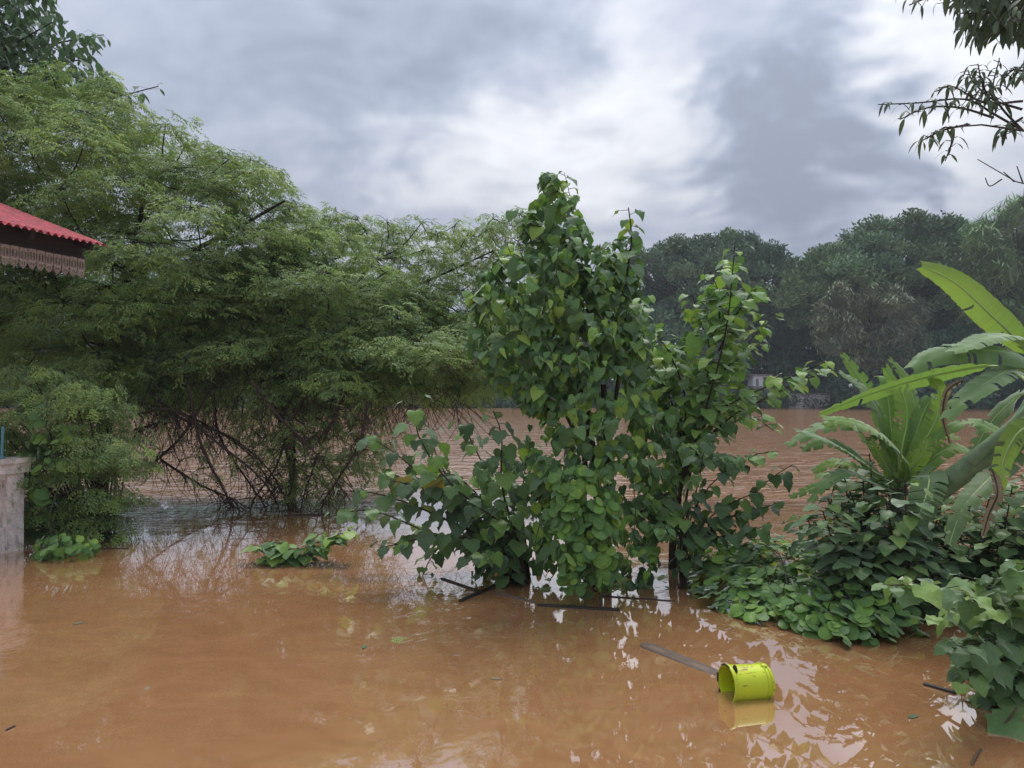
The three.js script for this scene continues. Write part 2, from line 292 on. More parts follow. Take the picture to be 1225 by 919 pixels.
// a layered crown of feathery fronds: flat pads, drooping at the rim, each carried by a branch
function pads(root, poly, d, thick, n, gap, o = {}) {
  const leaves = [], sticks = [], soft = o.soft ?? 90, trunk = o.trunk, list = [];
  for (const [x, y] of scatter(poly, n, gap, 60)) {
    const e = Math.sqrt(clamp(edge(poly, x, y) / soft)), c = P(x, y, d + R(-1, 1) * thick * (0.25 + 0.75 * e)), rad = (o.rad ?? 0.75) * R(0.65, 1.25) * (0.6 + 0.4 * e);
    const dx = c.x - trunk.x, dz = c.z - trunk.z, lean = V(dx, 0, dz).normalize(), count = Math.round((o.per ?? 46) * rad / (o.rad ?? 0.75) * R(0.8, 1.2)), warm = R(0.78, 1.2), slant = R(-0.18, 0.18);
    for (let k = 0; k < count; k++) {
      const a = R(0, 6.283), q = Math.sqrt(rnd()), dir = V(Math.cos(a), 0, Math.sin(a)).addScaledVector(lean, 0.35);
      const p = V(c.x + Math.cos(a) * rad * q, c.y - rad * (0.05 * q + 0.20 * q * q) + R(-0.17, 0.15) + slant * Math.cos(a) * q - 0.10 * rad * q * Math.max(0, dir.dot(lean)), c.z + Math.sin(a) * rad * q);
      const tip = V(dir.x * 0.8 + R(-0.9, 0.9), 0.05 - 0.40 * q + R(-0.3, 0.3), dir.z * 0.8 + R(-0.9, 0.9)), nrm = V(dir.x * 0.3 + R(-0.3, 0.3), 1, dir.z * 0.4 + R(-0.3, 0.3));
      leaves.push({ m: pose(p, tip, nrm, (o.size ?? 0.36) * R(0.75, 1.25), R(0.8, 1.15), R(0.5, 1.8)), tint: warm });
      if (k % 9 === 0) sticks.push([[c, V((c.x + p.x) / 2, (c.y + p.y) / 2 + 0.05, (c.z + p.z) / 2), p], 0.007, 0.003, 3]);
    }
    list.push(c);
  }
  // each pad hangs on the nearest already reached point: a branching skeleton from the trunk outwards
  const top = o.fork.clone(), reached = [top]; let i = 0;
  list.sort((a, b) => a.distanceTo(top) - b.distanceTo(top));
  for (const c of list) {
    let best = top, bd = 1e9; for (const q of reached) { const w = q.distanceTo(c) + 0.35 * q.distanceTo(top); if (q !== c && w < bd && q.distanceTo(top) < c.distanceTo(top) + 0.01) { bd = w; best = q; } }
    const mid = best.clone().lerp(c, 0.5).add(V(R(-0.1, 0.1), -0.12 + R(-0.1, 0.1), R(-0.1, 0.1))), far = c.distanceTo(top), r = clamp(0.045 - far * 0.006, 0.009, 0.05) * (o.thin ?? 1);
    if (i++ < 16) limb(root, [best, mid, c], r * 1.2, r * 0.8, o.bark ?? BARK.dark, 'branch', 6, 6); else sticks.push([[best, mid, c], r, r * 0.7, 4]);
    reached.push(c);
  }
  return { leaves, sticks };
}

// ================================================================== SETTING
// ---- water: calm flood in front, the river beyond
const MUD = [0.455, 0.232, 0.108];
function ripples(h, w, rows, dx, dz, repeat) {                                          // heights in metres on a grid -> a normal map (a bump map fades out at grazing angles)
  const n = new Float32Array(w * rows * 4);
  for (let j = 0; j < rows; j++) for (let i = 0; i < w; i++) {
    const i0 = Math.max(0, i - 1), i1 = Math.min(w - 1, i + 1), j0 = Math.max(0, j - 1), j1 = Math.min(rows - 1, j + 1);
    const a = -(h[j * w + i1] - h[j * w + i0]) / ((i1 - i0) * dx), b = -(h[j1 * w + i] - h[j0 * w + i]) / ((j1 - j0) * dz), l = 1 / Math.hypot(a, b, 1), o = (j * w + i) * 4;
    n[o] = 0.5 + 0.5 * a * l; n[o + 1] = 0.5 + 0.5 * b * l; n[o + 2] = 0.5 + 0.5 * l; n[o + 3] = 1;
  }
  const t = new THREE.DataTexture(n, w, rows, THREE.RGBAFormat, THREE.FloatType); if (repeat) t.wrapS = t.wrapT = THREE.MirroredRepeatWrapping; t.magFilter = THREE.LinearFilter; t.needsUpdate = true; return t;
}
function waterMat(normal, map, c = MUD, rough = 0.02, film = 0) {
  return new THREE.MeshPhysicalMaterial({ color: lin(c), map, roughness: rough, ior: 2.3, normalMap: normal, specularIntensity: 1.6, clearcoat: film, clearcoatRoughness: 0.012 });
}
const mudTex = noiseTex(1024, 1024, (u, v) => {
  const x = u * 14, y = v * 14, w = fbm(x * 0.4, y * 0.4, 3) * 1.6, a = fbm(x * 0.55 + w, y * 0.8 - w, 5), b = fbm(x * 3.2 + w * 2, y * 4 + 20, 4);
  const s = 0.925 + 0.05 * a + 0.03 * b; return [s, s * (0.985 + 0.012 * a), s * (0.97 + 0.03 * a)];
});
const riverWave = (x, z) => { const wx = x + 0.3 * n2(x * 0.5, z * 0.5); return 0.6 * n2(wx * 0.5, z * 0.9 + 4) + 0.5 * n2(wx * 1.3 + 7, z * 2.6) * (0.55 + 0.45 * n2(x * 0.2, z * 0.3)) + 0.24 * n2(wx * 3, z * 6 + 2) + 0.09 * n2(wx * 7, z * 13); };
const FX0 = -16, FX1 = 16, FZ0 = -1.5, FZ1 = -17.5;
const currentLine = (x) => -14.3 + 1.1 * n2(x * 0.16 + 4, 2) + 0.35 * n2(x * 0.6, 7) + 0.10 * n2(x * 2.2, 9);             // where the still flood meets the running river
{
  const w = 2048, h = 1024, d = new Float32Array(w * h);
  for (let j = 0; j < h; j++) for (let i = 0; i < w; i++) {
    const x = lerp(FX0, FX1, i / w), z = lerp(FZ0, FZ1, j / h);
    const patch = clamp(0.5 + 0.9 * n2(x * 0.35 + 3, z * 0.42) + 0.35 * n2(x * 1.1, z * 1.2 + 8));
    const shelter = 1 - 0.94 * sm(-0.2, 1.5, x) * sm(-7.5, -6.0, z);                    // still water between the plants
    const calm = shelter * (0.45 + 0.55 * sm(-3.0, -8.0, z));
    const wx = x + 0.10 * n2(x * 1.3, z * 1.3), wz = z + 0.10 * n2(x * 1.3 + 50, z * 1.3);
    let v = 0.40 * n2(wx * 1.2 + 2, wz * 1.5) * (0.06 + 0.94 * calm);
    v += calm * (0.12 + 0.88 * patch * patch) * (0.36 * n2(wx * 3.4, wz * 4.4 + 4) + 0.22 * n2(wx * 7.5 + 9, wz * 9.5) + 0.10 * n2(wx * 14, wz * 18));
    const cl = currentLine(x), far = sm(cl + 2.2, cl, z); d[j * w + i] = 0.0075 * v * (1 - far) + (far > 0 ? 0.020 * far * riverWave(x, z) : 0);
  }
  const t = ripples(d, w, h, (FX1 - FX0) / w, (FZ0 - FZ1) / h, false);
  const pos = [], uv = [], idx = [], n = 400;
  for (let i = 0; i <= n; i++) { const x = lerp(FX0, FX1, i / n); for (const z of [FZ0, currentLine(x)]) { pos.push(x, 0, z); uv.push(i / n, (z - FZ0) / (FZ1 - FZ0)); } if (i < n) idx.push(2 * i, 2 * i + 2, 2 * i + 1, 2 * i + 1, 2 * i + 2, 2 * i + 3); }
  const g = new THREE.BufferGeometry(); g.setAttribute('position', new THREE.Float32BufferAttribute(pos, 3)); g.setAttribute('uv', new THREE.Float32BufferAttribute(uv, 2)); g.setIndex(idx); g.computeVertexNormals();
  // plane uv: u along +x, v towards -z, as the texture is laid out
  const map = mudTex.clone(); map.repeat.set(2, 1.43); map.needsUpdate = true;
  tag(mesh('flood_water', g, waterMat(t, map, MUD, 0.012, 1)), 'muddy orange brown floodwater with sky reflections', null, null, 'structure');
}
{
  const w = 1024, d = new Float32Array(w * w), T = 24;                                  // metres a tile, mirrored
  for (let j = 0; j < w; j++) for (let i = 0; i < w; i++) {
    const x = i / w * T, z = j / w * T;
    d[j * w + i] = 0.020 * riverWave(x, z);
  }
  const t = ripples(d, w, w, T / w, T / w, true);
  const rect = (x0, x1, z0, z1) => { const g = new THREE.PlaneGeometry(x1 - x0, z0 - z1); g.rotateX(-Math.PI / 2); g.translate((x0 + x1) / 2, 0, (z0 + z1) / 2); const p = g.attributes.position, u = g.attributes.uv; for (let k = 0; k < p.count; k++) u.setXY(k, p.getX(k) / T, p.getZ(k) / T); return g; };
  const strip = () => { const pos = [], nor = [], uv = [], idx = [], n = 400; for (let i = 0; i <= n; i++) { const x = lerp(FX0, FX1, i / n); for (const z of [currentLine(x), FZ1]) { pos.push(x, 0, z); nor.push(0, 1, 0); uv.push(x / T, z / T); } if (i < n) idx.push(2 * i, 2 * i + 2, 2 * i + 1, 2 * i + 1, 2 * i + 2, 2 * i + 3); } const q = new THREE.BufferGeometry(); q.setAttribute('position', new THREE.Float32BufferAttribute(pos, 3)); q.setAttribute('normal', new THREE.Float32BufferAttribute(nor, 3)); q.setAttribute('uv', new THREE.Float32BufferAttribute(uv, 2)); q.setIndex(idx); return q; };
  const g = mergeGeometries([strip(), rect(-170, 170, FZ1, -96), rect(-170, FX0, 20, FZ1), rect(FX1, 170, 20, FZ1), rect(FX0, FX1, 20, FZ0)]);
  tag(mesh('river', g, waterMat(t, mudTex, [0.40, 0.222, 0.122], 0.08)), 'wide brown river flowing behind the plants', null, null, 'structure');
}
// ---- far bank and the land behind it, out to the horizon
const earthTex = noiseTex(256, 256, (u, v) => { const a = 0.72 + 0.25 * fbm(u * 8, v * 8, 5) + 0.15 * fbm(u * 40, v * 40, 2); return [a, a * 0.98, a * 0.94]; });
{
  const nx = 120, nz = 30, pos = [], uv = [], idx = [];
  for (let j = 0; j <= nz; j++) for (let i = 0; i <= nx; i++) { const x = -420 + 840 * i / nx, t = j / nz, z = -84 - 700 * Math.pow(t, 2.4) + 2.5 * n2(x * 0.03, 4), y = lerp(-0.8, 1.7, sm(0, 0.16, t)) + 0.35 * n2(x * 0.12, t * 20) + 3 * t; pos.push(x, y, z); uv.push(x / 6, z / 6); }
  for (let j = 0; j < nz; j++) for (let i = 0; i < nx; i++) { const a = j * (nx + 1) + i, b = a + nx + 1; idx.push(a, a + 1, b, b, a + 1, b + 1); }
  const g = new THREE.BufferGeometry(); g.setAttribute('position', new THREE.Float32BufferAttribute(pos, 3)); g.setAttribute('uv', new THREE.Float32BufferAttribute(uv, 2)); g.setIndex(idx); g.computeVertexNormals();
  tag(mesh('far_bank', g, new THREE.MeshStandardMaterial({ map: earthTex, color: lin([0.10, 0.105, 0.055]), roughness: 1, side: THREE.DoubleSide })), 'low green far river bank', null, null, 'structure');
}
// ---- muddy bank under the plants on the right
{
  const nx = 60, nz = 50, pos = [], uv = [], idx = [];
  for (let j = 0; j <= nz; j++) for (let i = 0; i <= nx; i++) {
    const x = lerp(2.4, 13, i / nx), z = lerp(-3.4, -11, j / nz), shore = 4.35 + 0.35 * Math.sin(z * 1.3) - 0.28 * (z + 5);
    const y = -0.35 + 0.75 * sm(-0.6, 2.4, x - shore) * sm(-11, -9.2, z) * 1 + 0.05 * fbm(x * 1.6, z * 1.6, 3); pos.push(x, y, z); uv.push(x / 2, z / 2);
  }
  for (let j = 0; j < nz; j++) for (let i = 0; i < nx; i++) { const a = j * (nx + 1) + i, b = a + nx + 1; idx.push(a, a + 1, b, b, a + 1, b + 1); }
  const g = new THREE.BufferGeometry(); g.setAttribute('position', new THREE.Float32BufferAttribute(pos, 3)); g.setAttribute('uv', new THREE.Float32BufferAttribute(uv, 2)); g.setIndex(idx); g.computeVertexNormals();
  tag(mesh('muddy_bank', g, new THREE.MeshStandardMaterial({ map: earthTex, bumpMap: earthTex, bumpScale: 0.03, color: lin([0.17, 0.095, 0.05]), roughness: 0.9, side: THREE.DoubleSide })), 'low muddy bank under the banana plants', null, null, 'structure');
}
console.log('setting done');
const rustTex = noiseTex(512, 512, (u, v) => { const a = 0.9 + 0.12 * fbm(u * 6, v * 6, 4), s = sm(0.25, 0.6, fbm(u * 22, v * 5 + 8, 4)); return [a * (1 - 0.22 * s), a * (1 - 0.12 * s) , a * (1 - 0.15 * s)]; });
// ================================================================== FAR BANK
const FARMAT = new THREE.MeshStandardMaterial({ color: lin([1.55, 1.55, 1.55].map((x) => Math.min(1, x))), roughness: 0.85, side: THREE.DoubleSide });
const TUFT = [tuftGeo(22, 41, 0.62, 0.55), tuftGeo(22, 42, 0.55, 0.7)], STRAND = tuftGeo(20, 43, 0.5, 1.0, 1.2);
function farTree(name, label, poly, d, thick, trunkPx, colour, o = {}) {
  const ys = poly.map((p) => p[1]), top = Math.min(...ys), base = P(trunkPx, HY, d); base.y = o.ground ?? 1.3;
  const root = thing(name, label, 'tree', base, 0, 'trees along the far bank');
  const fork = P(trunkPx, lerp(top, 440, o.fork ?? 0.62), d), domes = scatter(poly, o.domes ?? 60, o.gap ?? 17, 60), mats = [], cols = [];
  limb(root, [V(base.x, base.y - 0.6, base.z), V(base.x + 0.3, (base.y + fork.y) / 2, base.z), fork], o.r ?? 0.55, (o.r ?? 0.55) * 0.6, BARK.dark, 'trunk', 8, 8);
  const sticks = [];
  domes.forEach(([x, y], i) => {
    const e = Math.sqrt(clamp(edge(poly, x, y) / 55)), c = P(x, y, d + R(-1, 1) * thick * (0.2 + 0.8 * e)), rad = (o.rad ?? 2.3) * R(0.7, 1.25) * (0.6 + 0.4 * e), tone = R(0.8, 1.22), hue = R(-0.1, 0.1);
    const mid = fork.clone().lerp(c, 0.55).add(V(0, -0.8, 0));
    if (i < 7) limb(root, [fork, mid, c], (o.r ?? 0.55) * 0.45, 0.08, BARK.dark, 'branch', 6, 6); else sticks.push([[fork.clone().lerp(c, 0.3).add(V(0, -0.6, 0)), mid, c], 0.12, 0.05, 4]);
    const n = Math.round((o.per ?? 46) * R(0.85, 1.15));
    for (let k = 0; k < n; k++) {
      const a = R(0, 6.283), u = o.hang ? R(-0.6, 1) : Math.pow(rnd(), 0.8), s = Math.sqrt(1 - u * u), q = R(0.72, 1.04);
      const p = V(c.x + s * Math.cos(a) * rad * q, c.y + (u * (o.flat ?? 0.55) - 0.25) * rad * q, c.z + s * Math.sin(a) * rad * q);
      mats.push(pose(p, V(R(-1, 1), R(-0.2, 0.6), R(-1, 1)), V(R(-0.3, 0.3), 1, R(-0.3, 0.3)), (o.tuft ?? 0.8) * R(0.7, 1.3)));
      if (o.hang) mats[mats.length - 1] = pose(p, V(R(-0.2, 0.2), 1, R(-0.2, 0.2)), V(R(-1, 1), 0, R(-1, 1)), (o.tuft ?? 0.8) * R(0.7, 1.3));
      const v = 2.25 * tone * R(0.85, 1.15); cols.push([colour[0] * v * (1 + hue), colour[1] * v, colour[2] * v * (1 - hue)]);
    }
  });
  twigs(root, sticks, BARK.dark, 'boughs');
  const im = new THREE.InstancedMesh(o.hang ? STRAND : TUFT[taken.size % 2], FARMAT, mats.length), c = new THREE.Color(), q = new THREE.Matrix4().makeTranslation(-base.x, -base.y, -base.z);
  mats.forEach((m, i) => { im.setMatrixAt(i, m.premultiply(q)); im.setColorAt(i, c.setRGB(...cols[i])); });
  im.name = 'crown'; im.userData.kind = 'stuff'; im.castShadow = im.receiveShadow = true; root.add(im);
  return root;
}
farTree('rain_tree', 'dark spreading rain tree with a domed crown left of the white far house', [[742, 330], [752, 305], [790, 294], [830, 287], [875, 283], [905, 290], [930, 305], [950, 325], [945, 350], [930, 372], [900, 380], [860, 384], [800, 382], [755, 384], [742, 360]], 92, 6, 845, [0.044, 0.074, 0.036], { domes: 62, gap: 17, fork: 0.5 });
farTree('rain_tree', 'tall broad dark rain tree with the highest crown on the far bank', [[935, 352], [950, 325], [985, 300], [1020, 280], [1050, 267], [1090, 261], [1130, 264], [1160, 274], [1190, 290], [1240, 300], [1240, 390], [1190, 400], [1130, 395], [1060, 385], [1000, 380], [950, 385]], 88, 7, 1060, [0.050, 0.084, 0.036], { domes: 110, gap: 17, fork: 0.55, r: 0.75 });
farTree('feathery_tree', 'pale green feathery drooping tree behind the banana leaves', [[1150, 305], [1185, 255], [1215, 240], [1280, 245], [1300, 330], [1290, 400], [1220, 400], [1160, 385], [1145, 340]], 80, 4, 1230, [0.105, 0.150, 0.065], { domes: 46, gap: 15, hang: true, tuft: 1.0, rad: 1.7, flat: 1.1 });
farTree('withered_tree', 'withered brownish tree draped in dry hanging creepers', [[985, 370], [1005, 352], [1040, 348], [1085, 352], [1105, 375], [1098, 420], [1060, 440], [1010, 435], [988, 405]], 82, 3, 1040, [0.105, 0.122, 0.076], { domes: 34, gap: 14, hang: true, tuft: 0.9, rad: 1.4, flat: 1.2, r: 0.3 });
farTree('bank_tree', 'low round dark tree beside the white far house', [[905, 400], [950, 382], [990, 385], [1010, 420], [1005, 465], [960, 470], [930, 450]], 93, 3, 965, [0.034, 0.066, 0.036], { domes: 30, gap: 13, rad: 1.5, r: 0.3 });
farTree('bank_tree', 'low dark bank tree under the withered creepers', [[1000, 405], [1060, 402], [1110, 395], [1170, 390], [1250, 385], [1250, 478], [1150, 480], [1060, 480], [1000, 478]], 83, 3, 1120, [0.030, 0.060, 0.034], { domes: 60, gap: 13, rad: 1.5, r: 0.3 });
farTree('bank_tree', 'dark bank tree below the domed rain tree', [[740, 390], [790, 380], [850, 390], [885, 400], [882, 465], [840, 480], [740, 480]], 88, 2, 800, [0.036, 0.070, 0.036], { domes: 46, gap: 14, rad: 1.6, r: 0.3 });
[[905, 372, 97, 62], [-60, 325, 92, 110], [70, 335, 95, 90], [190, 330, 98, 100], [310, 342, 96, 95], [425, 350, 94, 90], [540, 392, 97, 85], [655, 375, 92, 90]].forEach(([x, y, d, w], i) =>
  farTree('treeline_tree', i ? 'distant dark tree in the row across the river behind the feathery trees' : 'dark tree standing right behind the white far house', [[x - w * 0.7, 478], [x - w * 0.75, y + 30], [x - w * 0.4, y + 8], [x, y], [x + w * 0.45, y + 10], [x + w * 0.75, y + 34], [x + w * 0.7, 478]], d, 3, x, [0.042, 0.078, 0.040], { domes: 52, gap: 17, rad: 2.1, r: 0.35 }));
{ // bank shrubs at the water's edge
  const mats = [], cols = [];
  for (let k = 0; k < 3200; k++) { const px = R(-80, 1320); const d = R(84, 88), y = R(0.0, 1.9) * (0.6 + 0.5 * n2(px * 0.02, 3)), p = P(px, HY, d); p.y = Math.max(0.05, y); mats.push(pose(p, V(R(-1, 1), R(-0.2, 0.6), R(-1, 1)), V(R(-0.3, 0.3), 1, R(-0.3, 0.3)), R(0.5, 0.95))); const v = 1.4 * R(0.7, 1.2); cols.push([0.04 * v, 0.068 * v, 0.034 * v]); }
  const im = new THREE.InstancedMesh(TUFT[0], FARMAT, mats.length), c = new THREE.Color(); mats.forEach((m, i) => { im.setMatrixAt(i, m); im.setColorAt(i, c.setRGB(...cols[i])); });
  im.name = numbered('bank_undergrowth'); scene.add(im); tag(im, 'dark undergrowth along the foot of the far bank', 'undergrowth', null, 'stuff'); im.castShadow = im.receiveShadow = true;
}
{ // house on the far bank
  const root = thing('riverside_house', 'small white house with a grey roof on the far bank', 'house', V(P(906, HY, 87).x, 2.6, -87), 0.12);
  root.scale.setScalar(0.4); const plaster = new THREE.MeshStandardMaterial({ map: rustTex, color: lin([0.86, 0.83, 0.88]), roughness: 0.9 }), grey = new THREE.MeshStandardMaterial({ map: earthTex, color: lin([0.5, 0.48, 0.5]), roughness: 0.8 }), dark = new THREE.MeshStandardMaterial({ color: lin([0.03, 0.035, 0.04]), roughness: 0.25 });
  const box = (w, h, d, x, y, z) => { const g = new THREE.BoxGeometry(w, h, d); g.translate(x, y, z); return g; };
  mesh('wall', box(5.4, 3.0, 4, 0.6, 1.2, 0), plaster, root);
  mesh('roof', box(6.6, 0.32, 5, 0.4, 2.9, 0.2), grey, root); mesh('plinth', box(5.7, 3.6, 4.3, 0.6, -2.1, 0), grey, root);
  for (const x of [1.35, 2.6]) { const w = mesh('window', box(0.85, 1.5, 0.08, x, 1.55, 2.03), dark, root); mesh('frame', box(0.06, 1.5, 0.05, x, 1.55, 2.1), plaster, w); }
  mesh('door', box(0.85, 2.0, 0.08, -0.95, 0.75, 2.03), grey, root);
}
{
  const root = thing('boundary_wall', 'low white wall at the water on the far bank', 'wall', V(P(968, HY, 84.5).x, 0, -84.5));
  const g = new THREE.BoxGeometry(4.6, 1.7, 0.25); g.translate(0, 0.65, 0); mesh('panel', g, new THREE.MeshStandardMaterial({ map: earthTex, color: lin([0.9, 0.87, 0.87]), roughness: 0.9 }), root);
  const c = new THREE.BoxGeometry(4.8, 0.14, 0.4); c.translate(0, 1.57, 0); mesh('coping', c, new THREE.MeshStandardMaterial({ map: earthTex, color: lin([0.4, 0.38, 0.37]), roughness: 0.9 }), root);
}
console.log('far bank done');

// ================================================================== PAVILION AND PARAPET (left)
const PAV = V(-5.41, 0, -10), PTURN = Math.atan2(-0.94, -0.33);
const woodTex = noiseTex(256, 256, (u, v) => { const a = 0.66 + 0.3 * fbm(u * 4, v * 40, 4) + 0.12 * fbm(u * 30, v * 60, 2); return [a, a * 0.96, a * 0.92]; });
const concTex = noiseTex(512, 512, (u, v) => {
  const a = 0.88 + 0.14 * fbm(u * 5, v * 5, 5) + 0.10 * fbm(u * 30, v * 30, 3), streak = 0.6 * sm(0.15, 0.6, fbm(u * 9 + 3, v * 3, 5)), moss = sm(0.2, 0.55, fbm(u * 7 + 30, v * 7, 4)); return [a * (1 - 0.30 * streak) * (1 - 0.18 * moss), a * (0.955 - 0.28 * streak) * (1 - 0.13 * moss), a * (0.93 - 0.27 * streak) * (1 - 0.22 * moss)];
});
const MW = { dark: new THREE.MeshStandardMaterial({ map: woodTex, color: lin([0.075, 0.05, 0.045]), roughness: 0.8 }), pale: new THREE.MeshStandardMaterial({ map: woodTex, color: lin([0.82, 0.66, 0.62]), roughness: 0.85, bumpMap: woodTex, bumpScale: 0.003 }) };
const CONC = new THREE.MeshStandardMaterial({ map: concTex, color: lin([0.98, 0.93, 0.90]), roughness: 0.95, bumpMap: concTex, bumpScale: 0.006 });
const redTex = noiseTex(512, 512, (u, v) => { const a = 0.86 + 0.16 * fbm(u * 5, v * 5, 5), s = sm(0.1, 0.5, fbm(u * 26, v * 4 + 8, 4)), q = sm(0.2, 0.5, fbm(u * 9 + 4, v * 9, 5)); return [a * (1 - 0.28 * s) * (1 - 0.15 * q), a * (1 - 0.1 * s) * (1 + 0.25 * q), a * (1 - 0.15 * s) * (1 + 0.2 * q)]; });
const RED = new THREE.MeshStandardMaterial({ map: redTex, color: lin([0.60, 0.062, 0.075]), roughness: 0.5, side: THREE.DoubleSide });
{
  const root = thing('pavilion', 'riverside pavilion with red corrugated roof and carved fringe boards', 'pavilion', PAV, PTURN);
  const Y0 = 3.93, SL = 0.364, RUN = 2.3, sheet = (x0, x1, back, lift) => {
    const nx = Math.round((x1 - x0) / 0.1 * 10), nz = 6, pos = [], uv = [], idx = [];
    for (const th of [0, -0.004]) for (let j = 0; j <= nz; j++) for (let i = 0; i <= nx; i++) { const x = lerp(x0, x1, i / nx), t = j / nz * RUN, z = back ? 2 * RUN - t : t; pos.push(x, Y0 + SL * t + 0.02 * Math.sin(x / 0.1 * 6.2832) + th + lift, z); uv.push(x, z); }
    const N = (nx + 1) * (nz + 1);
    for (let s = 0; s < 2; s++) for (let j = 0; j < nz; j++) for (let i = 0; i < nx; i++) { const a = s * N + j * (nx + 1) + i, b = a + nx + 1; idx.push(a, b, a + 1, b, b + 1, a + 1); }
    for (let i = 0; i < nx; i++) idx.push(i, i + 1, N + i, N + i, i + 1, N + i + 1);
    for (let j = 0; j < nz; j++) for (const i of [0, nx]) { const a = j * (nx + 1) + i, b = a + nx + 1; idx.push(a, b, N + a, N + a, b, N + b); }
    const g = new THREE.BufferGeometry(); g.setAttribute('position', new THREE.Float32BufferAttribute(pos, 3)); g.setAttribute('uv', new THREE.Float32BufferAttribute(uv, 2)); g.setIndex(idx); g.computeVertexNormals(); return g;
  };
  for (const back of [0, 1]) for (let k = 0; k < 5; k++) mesh('roof_sheet', sheet(-0.03 + k * 0.9, 0.93 + k * 0.9, back, k % 2 ? 0.006 : 0), RED, root);
  const box = (w, h, d, x, y, z) => { const g = new THREE.BoxGeometry(w, h, d); g.translate(x, y, z); return g; };
  mesh('ridge_cap', box(4.6, 0.03, 0.36, 2.25, Y0 + SL * RUN + 0.035, RUN), RED, root);
  for (const z of [0.3, 2 * RUN - 0.3]) mesh('fascia', box(4.4, 0.25, 0.05, 2.25, 3.86, z + (z < 1 ? 0.06 : -0.06)), MW.dark, root);
  const raft = (x) => { const g = new THREE.BoxGeometry(0.06, 0.1, 4.3); const s = []; for (const d of [1, -1]) { const q = new THREE.BoxGeometry(0.06, 0.1, 2.3); q.rotateX(-d * Math.atan(SL)); q.translate(x, Y0 + SL * 1.2 - 0.085, RUN - d * 1.12); s.push(q); } return s; };
  for (const x of [0.12, 0.95, 1.8, 2.65, 3.5, 4.35]) for (const g of raft(x)) mesh('rafter', g, MW.dark, root);
  // carved fringe: each board ends in a point and is pierced by a slot pair and a drop
  const sh = new THREE.Shape(); const w = 0.052; sh.moveTo(-w, 0); sh.lineTo(-w, -0.15); sh.lineTo(-w * 0.72, -0.165); sh.lineTo(-w * 0.95, -0.185); sh.quadraticCurveTo(-w * 0.7, -0.23, 0, -0.255); sh.quadraticCurveTo(w * 0.7, -0.23, w * 0.95, -0.185); sh.lineTo(w * 0.72, -0.165); sh.lineTo(w, -0.15); sh.lineTo(w, 0); sh.closePath();
  for (const s of [-1, 1]) { const h = new THREE.Path(); h.moveTo(s * 0.010, -0.03); h.lineTo(s * 0.030, -0.05); h.lineTo(s * 0.030, -0.125); h.lineTo(s * 0.012, -0.145); h.closePath(); sh.holes.push(h); const q = new THREE.Path(); q.moveTo(s * 0.006, -0.168); q.lineTo(s * 0.030, -0.178); q.lineTo(s * 0.020, -0.205); q.lineTo(s * 0.006, -0.222); q.closePath(); sh.holes.push(q); }
  const fg = new THREE.ExtrudeGeometry(sh, { depth: 0.014, bevelEnabled: false });
  for (let k = 0; k < 20; k++) { const m = mesh('fringe_board', fg, MW.pale, root); m.position.set(0.10 + k * 0.116, 3.752 + R(-0.004, 0.004), 0.30); m.rotation.z = R(-0.02, 0.02); }
  mesh('fringe_rail', box(2.36, 0.045, 0.03, 1.22, 3.765, 0.322), MW.dark, root);
  for (const [x, z] of [[2.35, 0.62], [2.35, 4.0], [4.3, 0.62], [4.3, 4.0], [0.35, 4.0]]) mesh('post', box(0.16, 4.2, 0.16, x, 1.75, z), MW.dark, root);
  mesh('wall_plate', box(4.2, 0.16, 0.14, 2.3, 3.92, 0.62), MW.dark, root); mesh('wall_plate', box(4.2, 0.16, 0.14, 2.3, 3.92, 4.0), MW.dark, root);
  mesh('floor_slab', box(3.7, 1.0, 3.5, 2.75, -0.25, 2.55), CONC, root);
}
